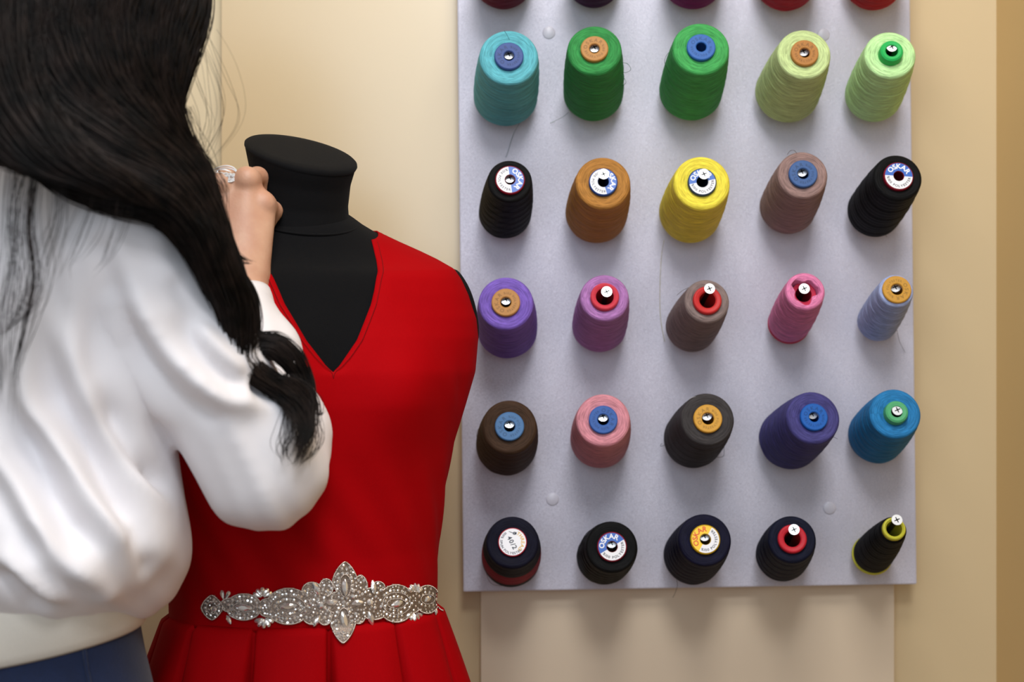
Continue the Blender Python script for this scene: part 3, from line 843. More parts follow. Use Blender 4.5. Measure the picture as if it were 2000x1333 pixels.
# ------------------------------------------------------------------ SDF modelling
def surface_nets(fn, lo, hi, h):
    lo = np.array(lo, float); n = np.ceil((np.array(hi)-lo)/h).astype(int)+1
    X, Y, Z = np.meshgrid(*[(lo[i]+np.arange(n[i])*h).astype(np.float32) for i in range(3)], indexing='ij')
    D = fn(np.stack([X, Y, Z], -1)).astype(np.float32); del X, Y, Z
    ins = D < 0
    nx, ny, nz = np.array(D.shape)-1
    acc = np.zeros((nx, ny, nz, 3), np.float32); cnt = np.zeros((nx, ny, nz), np.float32)
    corners = [(i, j, k) for i in (0, 1) for j in (0, 1) for k in (0, 1)]
    for c in corners:
        for ax in range(3):
            if c[ax]: continue
            d = list(c); d[ax] = 1
            a = D[c[0]:c[0]+nx, c[1]:c[1]+ny, c[2]:c[2]+nz]; b = D[d[0]:d[0]+nx, d[1]:d[1]+ny, d[2]:d[2]+nz]
            m = (a < 0) != (b < 0)
            t = np.where(m, a/np.where(m, a-b, 1), 0)
            for q in range(3):
                acc[..., q] += np.where(m, c[q]+(t if q == ax else 0), 0)
            cnt += m
    act = cnt > 0
    idx = -np.ones(act.shape, np.int64); idx[act] = np.arange(act.sum())
    ijk = np.argwhere(act)
    V = (ijk+acc[act]/cnt[act][:, None])*h+lo
    Fs = []
    for ax in range(3):
        o1, o2 = (ax+1) % 3, (ax+2) % 3
        sl0 = [slice(0, None)]*3; sl1 = [slice(0, None)]*3
        sl0[ax] = slice(0, -1); sl1[ax] = slice(1, None)
        a = ins[tuple(sl0)]; b = ins[tuple(sl1)]
        e = np.argwhere(a != b)
        ok = (e[:, o1] > 0) & (e[:, o2] > 0) & (e[:, o1] < D.shape[o1]-1) & (e[:, o2] < D.shape[o2]-1)
        e = e[ok]; s = a[tuple(e.T)]
        def cell(d1, d2):
            q = e.copy(); q[:, o1] -= d1; q[:, o2] -= d2; return idx[tuple(q.T)]
        q = np.stack([cell(1, 1), cell(0, 1), cell(0, 0), cell(1, 0)], 1)
        q[~s] = q[~s][:, ::-1]
        Fs.append(q)
    Fq = np.vstack(Fs); return V, Fq
def s_cap(p, a, b, ra, rb):
    a = np.array(a, np.float32); b = np.array(b, np.float32); ab = b-a
    t = np.clip(((p-a)@ab)/(ab@ab), 0, 1); q = p-a-t[..., None]*ab
    return np.sqrt((q*q).sum(-1))-(ra+(rb-ra)*t)
def s_ell(p, c, r, ax=None):
    q = p-np.array(c, np.float32)
    if ax is not None: q = q@np.array(ax, np.float32).T
    r = np.array(r, np.float32)
    k0 = np.sqrt(((q/r)**2).sum(-1)); k1 = np.sqrt(((q/(r*r))**2).sum(-1))+1e-9
    return k0*(k0-1)/k1
def smin(a, b, k):
    h = np.clip(.5+.5*(b-a)/k, 0, 1); return b*(1-h)+a*h-k*h*(1-h)
def T(px, py, Y): return tuple(P(px, py, Y))
person = tag(empty('person', (-.42, 1.32, 0)), 'dark-haired woman in white blouse and jeans, her hand at the mannequin\'s neck', 'person')

fwd = np.array([.70, .714, 0]); rgt = np.array([.714, -.70, 0]); up = np.array([0, 0, 1.])
AXB = np.stack([rgt, fwd, up])          # rows: local axes
BC = np.array([-.42, 1.315])             # body axis
def b3(r, f, z): return (BC[0]+rgt[0]*r+fwd[0]*f, BC[1]+rgt[1]*r+fwd[1]*f, H+z)
SHR = T(238, 480, 1.205); ELB = T(560, 925, 1.30); WR = T(455, 560, 1.385)
SHL = b3(-.165, .0, .075); ELL = b3(-.16, .18, -.13); WRL = T(245, 560, 1.435)
hf = np.array([.12, .98, -.15]); hf /= np.linalg.norm(hf); hr = np.cross(hf, [0, 0, 1.]); hr /= np.linalg.norm(hr); hu = np.cross(hr, hf)
HC = np.array([-.425, 1.345, H+.315]); AXH = np.stack([hr, hf, hu])
def h3(r, f, u): return tuple(HC+hr*r+hf*f+hu*u)
def body_sdf(p):
    d = s_ell(p, b3(0, 0, -.03), (.135, .082, .16), AXB)
    d = smin(d, s_ell(p, b3(0, 0, -.30), (.115, .082, .13), AXB), .06)
    d = smin(d, s_cap(p, b3(0, 0, .06), b3(.01, .02, .15), .052, .048), .04)
    d = smin(d, s_cap(p, SHR, b3(0, 0, .05), .034, .04), .02)
    d = smin(d, s_cap(p, SHL, b3(0, 0, .05), .034, .04), .02)
    d = smin(d, s_cap(p, SHR, ELB, .030, .030), .02); d = smin(d, s_cap(p, ELB, WR, .030, .025), .01)
    d = smin(d, s_cap(p, SHL, ELL, .032, .030), .02); d = smin(d, s_cap(p, ELL, WRL, .034, .024), .01)
    d = smin(d, s_cap(p, b3(.0, .01, .12), h3(0, -.02, -.06), .05, .048), .03)
    # head with a face
    h = s_ell(p, h3(0, -.012, .03), (.074, .092, .088), AXH)
    h = smin(h, s_ell(p, h3(0, .025, -.04), (.055, .062, .070), AXH), .03)
    h = smin(h, s_cap(p, h3(0, .078, .012), h3(0, .092, -.022), .008, .011), .016)      # nose
    h = smin(h, s_cap(p, h3(-.016, .078, -.052), h3(.016, .078, -.052), .008, .008), .010)   # lips
    h = smin(h, s_ell(p, h3(0, .072, -.092), (.02, .018, .016), AXH), .015)
    for s_ in (-1, 1):
        h = -smin(-h, s_ell(p, h3(s_*.031, .090, .012), (.018, .014, .011), AXH), .008)
        h = np.minimum(h, s_ell(p, h3(s_*.031, .077, .012), (.012, .012, .012), AXH))
        h = smin(h, s_ell(p, h3(s_*.075, -.005, .0), (.008, .018, .030), AXH), .006)
    d = smin(d, h, .02)
    for s_ in (-1, 1):                                                                  # legs
        d = smin(d, s_cap(p, b3(s_*.07, 0, -.36), b3(s_*.083, .01, -.80), .066, .050), .03)
        d = smin(d, s_cap(p, b3(s_*.083, .01, -.80), b3(s_*.088, -.02, -1.17), .050, .036), .02)
        d = smin(d, s_cap(p, b3(s_*.09, -.03, -1.21), b3(s_*.10, .13, -1.225), .034, .024), .02)
    return d
# right hand, fine; the back of the hand faces the camera, the fingers fold away round the neck
JW = P(457, 548, 1.388); JF = P(492, 640, 1.366)
mcp = [P(390, 372, 1.408), P(432, 362, 1.402), P(482, 352, 1.402), P(514, 399, 1.408)]   # index, middle, ring, little
mcr = [.0112, .0112, .0106, .0098]
pip = [Vector(m)+Vector(d) for m, d in zip(mcp, [(-.010, .034, .014), (-.002, .036, .012), (.004, .034, .006), (.0045, .026, -.004)])]
dip = [Vector(m)+Vector(d) for m, d in zip(pip, [(.012, .014, -.016), (.012, .008, -.020), (-.002, .010, -.024), (-.010, .006, -.018)])]
tipp = [Vector(m)+Vector(d) for m, d in zip(dip, [(.012, -.004, -.012), (.004, -.008, -.014), (-.008, -.008, -.012), (-.010, -.008, -.009)])]
def hand_sdf(p):
    d = s_cap(p, tuple(JF), tuple(JW), .0280, .0225)
    # metacarpals make one palm slab
    wr = [JW+Vector(o_) for o_ in ((-.016, .004, .008), (-.006, .001, .010), (.006, .001, .010), (.015, .004, .008))]
    palm = None
    for a, b, r in zip(wr, mcp, mcr):
        c = s_cap(p, tuple(a), tuple(Vector(b)+Vector((0, .006, 0))), .0165, r+.0015)
        palm = c if palm is None else smin(palm, c, .014)
    palm = smin(palm, s_cap(p, tuple((wr[0]+wr[3])/2+Vector((0, .008, .01))), tuple((Vector(mcp[1])+Vector(mcp[3]))/2+Vector((-.006, .012, -.014))), .018, .018), .012)
    d = smin(d, palm, .016)
    for a, b, c, e, r in zip(mcp, pip, dip, tipp, mcr):
        g = s_cap(p, tuple(a), tuple(b), r, r*.93)
        g = smin(g, s_cap(p, tuple(b), tuple(c), r*.92, r*.80), .003)
        g = smin(g, s_cap(p, tuple(c), tuple(e), r*.80, r*.68), .003)
        g = smin(g, s_ell(p, tuple(Vector(a)+Vector((0, -.002, .001))), (r*1.08, r*1.0, r*1.05)), .004)
        d = smin(d, g, .0035)
    # thumb leaves the side of the palm
    t0 = JW+Vector((-.020, .012, .022)); t1 = t0+Vector((-.020, .018, .030)); t2 = t1+Vector((.006, .020, .022)); t3 = t2+Vector((.014, .014, .010))
    g = s_cap(p, tuple(t0), tuple(t1), .015, .0125); g = smin(g, s_cap(p, tuple(t1), tuple(t2), .0122, .0108), .004); g = smin(g, s_cap(p, tuple(t2), tuple(t3), .0108, .0085), .003)
    d = smin(d, g, .010)
    # knuckle tendons
    return d
Vb, Fb = surface_nets(body_sdf, (-.70, 1.10, 0.0), (-.10, 1.62, H+.44), .0065)
# drop the coarse forearm end, the fine hand takes over inside the sleeve
lo = (JF.x-.05, 1.31, JF.z-.04)
Vh, Fh = surface_nets(hand_sdf, (-.35, 1.325, H-.055), (-.17, 1.50, H+.20), .0016)
# the left hand is the mirror of the right one, on the far side of the neck
VL = Vh.copy(); VL[:, 0] = 2*JW.x-VL[:, 0]; LW = P(255, 505, 1.45); VL += np.array(LW-JW); FL = Fh[:, ::-1]
dwr = np.array(WR)-np.array(ELB); 
keep = ((Vb-np.array(ELB))@dwr)/(dwr@dwr) < .72
nearr = np.linalg.norm(np.cross(Vb-np.array(ELB), dwr), axis=1)/np.linalg.norm(dwr) < .06
kill = (~keep) & nearr & (Vb[:, 0] > -.30)
fk = ~kill[Fb].any(1); Fb = Fb[fk]
Va = np.vstack([Vb, Vh, VL]); Fa = np.vstack([Fb, Fh+len(Vb), FL+len(Vb)+len(Vh)])
body = obj('body', Va, Fa, M_skin, person)
m = body.modifiers.new('sm', 'SMOOTH'); m.factor = .5; m.iterations = 3

# blouse
def blouse_sdf(p):
    d = s_ell(p, b3(0, .0, -.04), (.168, .112, .19), AXB)
    d = smin(d, s_ell(p, b3(.016, -.010, -.155), (.164, .120, .088), AXB), .05)
    d = smin(d, s_ell(p, b3(.0, -.03, .04), (.155, .090, .075), AXB), .04)
    d = smin(d, s_cap(p, b3(0, -.02, .082), T(225, 478, 1.205), .058, .048), .03)
    d = smin(d, s_cap(p, b3(0, -.01, .082), SHL, .058, .052), .03)
    d = smin(d, s_ell(p, T(285, 1105, 1.30), (.032, .05, .040)), .03)
    # right sleeve: full upper part, deep bag at the elbow, narrow cuff
    u_ = s_cap(p, T(238, 492, 1.205), T(385, 705, 1.238), .043, .048)
    u_ = smin(u_, s_cap(p, T(385, 705, 1.238), T(512, 912, 1.272), .048, .053), .02)
    d = smin(d, u_, .007)
    g = s_cap(p, T(525, 925, 1.285), T(552, 850, 1.318), .044, .038)
    g = smin(g, s_cap(p, T(552, 850, 1.318), T(510, 690, 1.352), .040, .033), .02)
    g = smin(g, s_cap(p, T(512, 690, 1.352), T(480, 610, 1.366), .033, .0285), .015)
    d = smin(d, g, .012)
    # left sleeve
    l = s_cap(p, SHL, ELL, .055, .065); l = smin(l, s_cap(p, ELL, WRL, .06, .035), .03)
    d = smin(d, l, .02)
    # open below: hem plane and neck
    z = p[..., 2]
    d = np.maximum(d, (H-.240)-z)
    return d
Vw, Fw = surface_nets(blouse_sdf, (-.72, 1.08, H-.25), (-.12, 1.62, H+.17), .0042)
def vnormals(V, Fq):
    n = np.cross(V[Fq[:, 2]]-V[Fq[:, 0]], V[Fq[:, 3]]-V[Fq[:, 1]]); N = np.zeros_like(V)
    for k in range(4): np.add.at(N, Fq[:, k], n)
    return N/(np.linalg.norm(N, axis=1)[:, None]+1e-12)
def lap(V, Fq, it, f=.5):
    n = len(V)
    for _ in range(it):
        A = np.zeros_like(V); C = np.zeros(n)
        for k in range(4):
            a, b = Fq[:, k], Fq[:, (k+1) % 4]
            np.add.at(A, a, V[b]); np.add.at(A, b, V[a]); np.add.at(C, a, 1); np.add.at(C, b, 1)
        V = V+f*(A/np.maximum(C, 1)[:, None]-V)
    return V
Vw = lap(Vw, Fw, 4)
Nw = vnormals(Vw, Fw)
def poly_dist(V, pts):
    D = np.full(len(V), 9.); U_ = np.zeros(len(V)); m = len(pts)-1
    for i in range(m):
        a, b = pts[i], pts[i+1]; ab = b-a; t = np.clip(((V-a)@ab)/(ab@ab), 0, 1)
        q = np.linalg.norm(V-a-t[:, None]*ab, axis=1); s_ = q < D; D[s_] = q[s_]; U_[s_] = (i+t[s_])/m
    return D, U_
# fold lines lying on the cloth: (points, height, width)
FOLDS = [
 ([(150,520),(140,600),(140,694),(154,764),(189,820),(245,883),(301,953),(348,1010)], .0100, .011),
 ([(60,600),(52,700),(60,792),(91,834),(126,890),(161,960),(203,1016),(259,1072),(315,1135)], .0110, .010),
 ([(105,640),(108,730),(126,792),(161,848),(210,932),(266,1016),(325,1090)], -.0125, .013),
 ([(10,760),(42,848),(85,920),(120,980),(155,1040),(200,1100)], -.0130, .013),
 ([(-20,800),(0,890),(35,960),(85,1045),(145,1110),(200,1150)], .0080, .009),
 ([(-20,900),(10,980),(45,1050),(85,1105)], -.0080, .009),
 ([(-20,1060),(10,1090),(42,1119),(91,1154),(140,1190)], .0080, .007),
 ([(-20,1100),(20,1135),(60,1170),(95,1200)], -.0080, .009),
 ([(180,745),(210,806),(238,855),(266,897),(310,935),(350,955)], -.0150, .010),
 ([(245,500),(266,575),(308,652),(364,722),(420,764),(483,786),(545,778)], .0095, .0105),
 ([(225,560),(255,640),(290,705),(340,765),(400,808),(470,830)], -.0050, .012),
 ([(205,580),(225,650),(250,720),(290,785),(350,840)], .0050, .012),
 ([(380,620),(405,665),(450,710),(490,738)], .0055, .007),
 ([(330,600),(360,655),(400,705),(450,742),(500,762)], -.0065, .009),
 ([(488,748),(512,757),(540,765)], -.0110, .008),
 ([(300,430),(320,500),(350,560)], .0030, .012),
 ([(200,440),(200,520),(225,600)], -.0035, .012),
 ([(250,1030),(275,1080),(300,1130)], -.0050, .009),
 ([(130,1080),(180,1135),(230,1180)], .0040, .010),
]
bvw = BVHTree.FromPolygons([tuple(p) for p in Vw], [tuple(int(i) for i in q) for q in Fw])
dsum = np.zeros(len(Vw))
for pts, hgt, wd in FOLDS:
    q = []
    for (px, py) in [tuple(x) for x in catmull(pts, max(8, len(pts)*3))]:
        d = (P(px, py, 1.2)-CP).normalized(); h, *_ = bvw.ray_cast(CP, d)
        if h is not None: q.append(np.array(h))
    if len(q) < 2: continue
    D, U_ = poly_dist(Vw, q)
    fade = np.clip(U_/.3, 0, 1)*np.clip((1-U_)/.25, 0, 1); fade = fade*fade*(3-2*fade)
    dsum += 1.25*hgt*np.exp(-(D/wd)**2)*fade
# smaller all-over drape
x_, y_, z_ = Vw[:, 0], Vw[:, 1], Vw[:, 2]-H
q_ = .94*x_+.34*z_
dsum += .0011*np.sin(q_*150+2.0*np.sin(z_*14))+.0007*np.sin(q_*290+1.5*np.sin(z_*22+1))
Vw = Vw+Nw*dsum[:, None]
Vw = lap(Vw, Fw, 2)
bl = obj('blouse', Vw, Fw, M_white, person)
def ellring(z, a, b, n=96, cx=0, cy=0, tilt=0):
    out = []
    for k in range(n):
        p = b3(cx+a*math.cos(2*PI*k/n), cy+b*math.sin(2*PI*k/n), z); out.append((p[0], p[1], p[2]+tilt*(p[0]+.42)))
    return out
def loft(rings, cap0=False, cap1=False):
    n = len(rings[0]); V = [p for r in rings for p in r]; Fc = []
    for i in range(len(rings)-1):
        for k in range(n): Fc.append((i*n+k, i*n+(k+1) % n, (i+1)*n+(k+1) % n, (i+1)*n+k))
    if cap0: Fc.append(tuple(range(n-1, -1, -1)))
    if cap1: Fc.append(tuple(len(V)-n+k for k in range(n)))
    return V, Fc
# hem band
rg = []
for (z, e) in ((-.190, -.010), (-.205, -.001), (-.222, .002), (-.236, .001), (-.250, -.0015), (-.2565, -.004), (-.2585, -.0065), (-.2565, -.009), (-.245, -.010)):
    rg.append(ellring(z, .131+e, .112+e, 160, .0, -.012, .17))
v, f = loft(rg); tag(obj('hem_band', v, [q[::-1] for q in f], M_rib, person), 'cream knitted band at the bottom of the blouse')
# cuff
ca = Vector(T(483, 630, 1.362)); cb_ = Vector(T(470, 582, 1.374)); 
v, f = tube([ca, ca.lerp(cb_, .3), ca.lerp(cb_, .8), cb_, ca.lerp(cb_, .97), ca.lerp(cb_, .6)], lambda t: (.0235, .0276, .0278, .0275, .0262, .0258)[min(5, int(round(t*5)))], 40, cap=False)
obj('cuff', v, f, M_white, person)
# jeans
rg = []
for (z, a, b) in ((-.190, .118, .098), (-.240, .122, .101), (-.262, .128, .104), (-.30, .144, .110), (-.36, .160, .120), (-.42, .166, .124), (-.46, .164, .120)):
    rg.append(ellring(z, a, b, 96, .0, -.010))
jv, jf = loft(rg, True, True)
jv = list(jv)
parts = [(jv, jf)]
for s_ in (-1, 1):
    r2 = []
    for (z, r, ff) in ((-.40, .088, -.004), (-.55, .084, .0), (-.80, .064, .008), (-1.0, .056, 0), (-1.16, .050, -.02)):
        n_ = 40; r2.append([b3(s_*.086+r*math.cos(2*PI*k/n_), ff+r*math.sin(2*PI*k/n_), z) for k in range(n_)])
    parts.append(loft(r2))
jv, jf = merge(*parts); jeans = obj('jeans', jv, jf, M_denim, person)
# side seam of the jeans
sp = []
for z in np.linspace(-.245, -.45, 14):
    a = float(np.interp(-z, [.19, .24, .262, .30, .36, .42, .46], [.118, .122, .128, .144, .160, .166, .164]))+.0012
    b = float(np.interp(-z, [.19, .24, .262, .30, .36, .42, .46], [.098, .101, .104, .110, .120, .124, .120]))+.0012
    t = -.02; sp.append(b3(a*math.cos(t), -.010+b*math.sin(t), z))
v, f = tube(sp, .0016, 6); obj('side_seam', v, f, M_denim, person)
for s_ in (-1, 1):
    V, Fc = [], []
    vv = [(s_*.092, -.055, .060, .040), (s_*.095, .0, .085, .043), (s_*.098, .07, .055, .046), (s_*.100, .15, .040, .042), (s_*.100, .185, .024, .022)]
    rg = []
    for (r, ff, hh, ww) in vv:
        rg.append([b3(r+ww*math.cos(2*PI*k/20), ff, -1.25+.001+max(0, hh*(.5+.5*math.sin(2*PI*k/20)))) for k in range(20)])
    v, f = loft(rg, True, True); obj('shoe', v, f, M_black, person)

# ring
rc0 = Vector(mcp[1])+Vector((0, .004, .013)); 
axis = (pip[1]-Vector(mcp[1])).normalized()
RC = Vector(mcp[1]).lerp(pip[1], .40)
a1 = axis.orthogonal().normalized(); 
a1 = Vector((1, 0, 0)); a1 = (a1-axis*a1.dot(axis)).normalized(); b1 = axis.cross(a1)
if b1.z < 0: b1 = -b1
rR = .0112
RV, RF = [], []
parts = [tube([RC+a1*rR*math.cos(t)+b1*rR*math.sin(t) for t in np.linspace(0, 2*PI, 41)], .0011, 8, False)]
MR = P(436, 339, 1.3935)
# openwork leaf-shaped face of the ring
def ringface(u, v_, w_=0): return MR+Vector((1, 0, -.05)).normalized()*u+Vector((.03, .25, 1)).normalized()*v_+Vector((0, -1, .2)).normalized()*(w_-18*u*u)
outl = [ringface(.0125*math.cos(t), -.0002+.0074*math.sin(t)*(1+.35*math.cos(t))) for t in np.linspace(0, 2*PI, 49)]
parts.append(tube(outl, .0007, 6, False))
outl = [ringface(.003+.0085*math.cos(t), .0018+.0036*math.sin(t)) for t in np.linspace(0, 2*PI, 37)]
parts.append(tube(outl, .0006, 6, False))
rr2 = random.Random(4)
for k in range(300):
    u_ = rr2.uniform(-.0115, .0115); v_ = rr2.uniform(-.0070, .0008)
    lim = .0074*math.sqrt(max(0, 1-(u_/.0125)**2))*(1+.35*u_/.0125)
    if abs(v_) > lim: continue
    c = ringface(u_, v_, .0003); r = rr2.uniform(.0006, .0010)
    bvx = [c+Vector(d)*r for d in ((1, 0, 0), (-1, 0, 0), (0, 1, 0), (0, -1, 0), (0, 0, 1), (0, 0, -1))]
    parts.append((bvx, [(0, 2, 4), (2, 1, 4), (1, 3, 4), (3, 0, 4), (2, 0, 5), (1, 2, 5), (3, 1, 5), (0, 3, 5)]))
v, f = merge(*parts); tag(obj('finger_ring', v, f, M_steel, person, smooth=False), 'large openwork silver ring on the finger')

# ------------------------------------------------------------------ hair
hr_ = np.random.RandomState(7)
HV, HF = [], []; hk = 0
def add_np(V, Fc):
    global hk
    HV.append(V); HF.append(Fc+hk); hk += len(V)
def strands(paths, rad):
    """paths (n,m,3); 3-sided tubes"""
    n, m, _ = paths.shape
    tg = np.gradient(paths, axis=1); tg /= np.linalg.norm(tg, axis=2)[..., None]+1e-9
    a = np.cross(tg, np.array([.3, 1, .1])); a /= np.linalg.norm(a, axis=2)[..., None]+1e-9; b = np.cross(tg, a)
    t = np.linspace(0, 1, m); taper = np.clip(np.minimum(1, (1-t)*5+.12), 0, 1)[None, :, None, None]
    ang = np.array([0, 2*PI/3, 4*PI/3]); r = rad[:, None, None, None]*taper
    V = paths[:, :, None, :]+r*(a[:, :, None, :]*np.cos(ang)[None, None, :, None]+b[:, :, None, :]*np.sin(ang)[None, None, :, None])
    base = (np.arange(n)*m*3)[:, None, None]+(np.arange(m-1)*3)[None, :, None]
    k = np.arange(3)[None, None, :]; k2 = (k+1) % 3
    Fc = np.stack([base+k, base+k2, base+3+k2, base+3+k], -1).reshape(-1, 4)
    add_np(V.reshape(-1, 3), Fc)
def lock(GA, GB, depth, n, rad=.0004, m=44, solid=.86, jit=.0012, wave=.0, tail=.0, cutlo=1.0, tk=4, start=0):
    """bundle of hair between two edge guides; depth = half thickness along the line (list)"""
    A = catmull([T(*p) for p in GA], m); B = catmull([T(*p) for p in GB], m)
    C = (A+B)/2; HW = (A-B)/2; hw = np.linalg.norm(HW, axis=1)
    dp = np.interp(np.linspace(0, 1, m), np.linspace(0, 1, len(depth)), depth)
    if start:
        st_ = np.clip(np.linspace(0, 1, m)/start, .12, 1)**.7; HW = HW*st_[:, None]; dp = dp*st_
    tg = np.gradient(C, axis=0); tg /= np.linalg.norm(tg, axis=1)[:, None]+1e-9
    ND = np.cross(HW/(hw[:, None]+1e-9), tg); ND /= np.linalg.norm(ND, axis=1)[:, None]+1e-9
    for i in range(1, m):
        if ND[i]@ND[i-1] < 0: ND[i] *= -1
    if solid:
        k = 28; th = np.linspace(0, 2*PI, k, endpoint=False)
        tp = np.clip((tail-np.linspace(0, 1, m))*tk, .03, 1)[:, None, None] if tail else 1
        V = C[:, None]+solid*tp*(HW[:, None]*np.cos(th)[None, :, None]+ND[:, None]*(dp[:, None]*np.sin(th)[None])[..., None])
        i = np.arange(m-1)[:, None]; j = np.arange(k)[None]; j2 = (j+1) % k
        add_np(V.reshape(-1, 3), np.stack([i*k+j, i*k+j2, (i+1)*k+j2, (i+1)*k+j], -1).reshape(-1, 4))
    th = hr_.uniform(0, 2*PI, n); rho = np.sqrt(hr_.uniform(.70, 1.05, n)) if solid else np.sqrt(hr_.uniform(0, 1, n))
    t = np.linspace(0, 1, m)
    fr = hr_.uniform(1.5, 4, n); ph = hr_.uniform(0, 6.28, n)
    dth = .10*np.sin(fr[:, None]*t*3+ph[:, None])
    th2 = th[:, None]+dth
    rho2 = rho[:, None]*(1+.04*np.sin(fr[:, None]*t*5+ph[:, None]*2))
    pth = C[None]+(rho2*np.cos(th2))[..., None]*HW[None]+(rho2*np.sin(th2)*dp)[..., None]*ND[None]
    nz = hr_.normal(0, jit, (n, 1, 3))*np.sin(t*PI)[None, :, None]**1.0
    if wave: nz = nz+wave*np.sin(t[None, :, None]*14+ph[:, None, None]*.35)*np.array([1, .3, .5])
    pth = pth+nz
    if cutlo < 1:
        out = np.empty_like(pth); cut = hr_.uniform(cutlo, 1, n)
        for i in range(n):
            for q in range(3): out[i, :, q] = np.interp(t*cut[i], t, pth[i, :, q])
        pth = out
    strands(pth, hr_.uniform(.6, 1.25, n)*rad)
def wisp(G, n, spread, rad=.00022, m=36, w=.002, end=1.0):
    C = catmull([T(*p) for p in G], m); t = np.linspace(0, 1, m)
    o_ = hr_.normal(0, 1, (n, 1, 3))*spread*np.array([1, .5, .5])
    ph = hr_.uniform(0, 6.28, (n, 1)); fr = hr_.uniform(4, 9, (n, 1))
    o_ = o_*(.35+.65*np.abs(np.sin(t*PI*1.1+.3)))[None, :, None]*end
    wv = w*np.sin(fr*t[None]+ph)[..., None]*np.array([1, .3, .35])
    cut = hr_.uniform(.75, 1.0, n)
    pth = C[None]+o_+wv
    # uneven lengths
    out = np.empty_like(pth)
    for i in range(n):
        s_ = t*cut[i]
        for q in range(3): out[i, :, q] = np.interp(s_, t, pth[i, :, q])
    strands(out, hr_.uniform(.7, 1.3, n)*rad)
# great mass from the crown, round the back of the head and forward over the shoulder
E1 = [(215,-285,1.36),(350,-190,1.34),(392,-60,1.31),(394,30,1.28),(380,110,1.26),(352,180,1.245),(338,235,1.24),(340,295,1.24),(378,365,1.25),(402,430,1.25),(428,490,1.25),(462,545,1.245),(484,600,1.235)]
E0 = [(190,-285,1.33),(0,-200,1.25),(-70,-60,1.19),(-60,60,1.16),(-50,150,1.145),(0,235,1.13),(80,300,1.122),(185,350,1.12),(285,382,1.128),(345,418,1.14),(388,480,1.155),(416,540,1.17),(434,590,1.185)]
lock(E1, E0, [.02,.085,.095,.085,.070,.055,.045,.034,.024,.019,.015,.010], 3800, .00042, 60, .90, .0014, tail=1.0, cutlo=.88, tk=9)
# lower back fringe of the mass
lock([(120,-150,1.17),(100,60,1.13),(110,180,1.115),(190,290,1.105),(270,350,1.115),(335,415,1.135)],
     [(-60,-100,1.17),(-110,60,1.15),(-90,200,1.13),(-40,300,1.12),(60,340,1.115),(180,370,1.118)], [.03,.025,.02,.016,.012,.008], 900, .0004, 40, 0, .002)
# lock over the chest, curling at the elbow
lock([(350,300,1.235),(375,345,1.245),(392,385,1.25),(408,450,1.252),(440,512,1.25),(474,560,1.25),(488,610,1.25),(486,648,1.247),(508,664,1.246),(548,664,1.246),(586,688,1.248),(606,735,1.25),(611,790,1.242),(602,850,1.232),(584,905,1.215)],
     [(285,330,1.18),(325,380,1.185),(352,425,1.19),(380,500,1.19),(412,560,1.195),(440,610,1.205),(450,650,1.215),(464,684,1.222),(490,694,1.226),(524,688,1.23),(556,708,1.235),(578,742,1.24),(588,785,1.237),(582,840,1.226),(566,892,1.210)],
     [.006,.010,.014,.014,.013,.012,.011,.009,.008,.008,.007,.006,.005,.004,.003], 800, .00034, 72, .62, .0022, .0016, tail=.62, cutlo=.52, start=.22)
lock([(345,330,1.20),(372,380,1.20),(392,430,1.20),(416,490,1.205),(444,545,1.21),(468,600,1.222),(478,650,1.226),(482,690,1.226),(506,716,1.228),(548,736,1.232),(586,770,1.236),(608,812,1.236),(606,860,1.225),(590,905,1.213)],
     [(235,345,1.145),(290,375,1.14),(340,405,1.14),(384,455,1.15),(414,530,1.165),(438,595,1.185),(446,650,1.20),(456,702,1.210),(486,738,1.218),(528,764,1.225),(564,794,1.226),(584,832,1.222),(580,880,1.212),(566,915,1.206)],
     [.008,.013,.018,.016,.014,.012,.010,.008,.007,.006,.005,.004,.003,.002], 800, .00034, 72, .62, .0022, .0016, tail=.62, cutlo=.52, start=.22)
wisp([(452,600,1.21),(455,670,1.21),(480,728,1.215),(520,765,1.225),(556,790,1.226),(576,830,1.218),(584,885,1.208)], 40, .0045, .00026)
wisp([(560,735,1.235),(596,770,1.236),(604,830,1.226),(588,870,1.215),(576,908,1.206)], 40, .005, .00026)
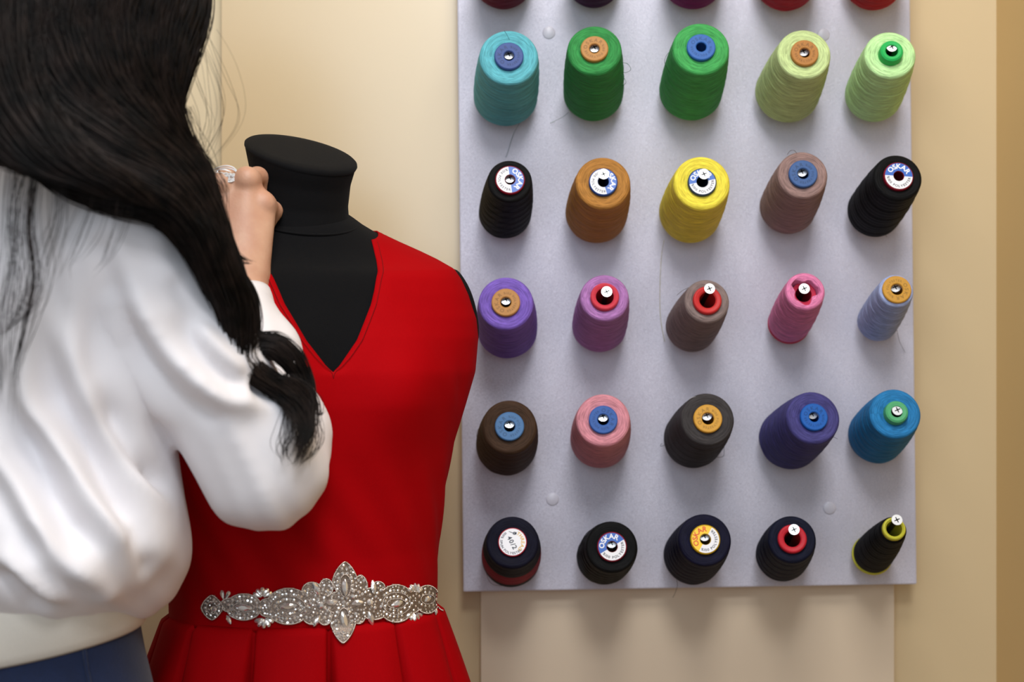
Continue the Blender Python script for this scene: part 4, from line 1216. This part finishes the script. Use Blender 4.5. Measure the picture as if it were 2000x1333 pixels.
wisp([(470,690,1.215),(490,722,1.22),(520,738,1.225),(560,742,1.23),(590,770,1.235),(600,820,1.24),(580,860,1.245),(568,905,1.25)], 60, .004)
wisp([(560,740,1.235),(600,770,1.24),(618,810,1.245),(630,800,1.245)], 30, .003)
wisp([(568,790,1.228),(566,840,1.215),(556,875,1.208),(560,910,1.205)], 26, .0045, .00024)
wisp([(598,790,1.236),(610,845,1.228),(600,885,1.218),(580,914,1.208)], 24, .0045, .00024)
wisp([(530,735,1.225),(545,765,1.23),(540,770,1.23),(556,772,1.235)], 14, .003)
# stray strands across the wrist and off the silhouette
wisp([(395,420,1.25),(430,470,1.26),(465,500,1.265),(496,514,1.27)], 26, .0025, w=.001)
wisp([(415,470,1.25),(450,508,1.255),(475,515,1.26),(494,514,1.265)], 14, .002, w=.001)
wisp([(380,60,1.25),(402,150,1.245),(420,230,1.245),(400,300,1.25),(385,350,1.25)], 16, .009, .00013, w=.003)
wisp([(360,210,1.24),(375,270,1.24),(400,320,1.245),(432,372,1.25),(436,420,1.255)], 34, .005, .00018, w=.0025)
wisp([(350,260,1.24),(362,310,1.24),(395,362,1.245),(420,420,1.25)], 60, .006, .00026, w=.0025)
# thin hair hanging down the back of the blouse
wisp([(70,320,1.115),(52,440,1.11),(62,540,1.105),(46,631,1.10),(30,715,1.10),(26,825,1.10)], 34, .0062, .00018, w=.0012)
wisp([(60,310,1.115),(42,430,1.11),(52,520,1.105),(30,600,1.10),(10,640,1.10),(-15,665,1.10)], 14, .007, .00016, w=.0012)
wisp([(110,330,1.115),(112,430,1.11),(88,520,1.105),(70,590,1.10),(20,640,1.10),(-10,660,1.10)], 16, .008, .00015, w=.0012)
wisp([(30,330,1.115),(30,470,1.11),(12,600,1.105),(6,720,1.10),(2,800,1.10)], 18, .008, .00018, w=.0012)
wisp([(180,370,1.115),(150,440,1.115),(130,500,1.11),(110,560,1.11)], 12, .012, .00014, w=.001)
wisp([(250,385,1.12),(250,430,1.12),(225,490,1.12),(190,540,1.12)], 10, .012, .00013, w=.001)
o = obj('hair', np.vstack(HV), np.vstack(HF), M_hair, person)
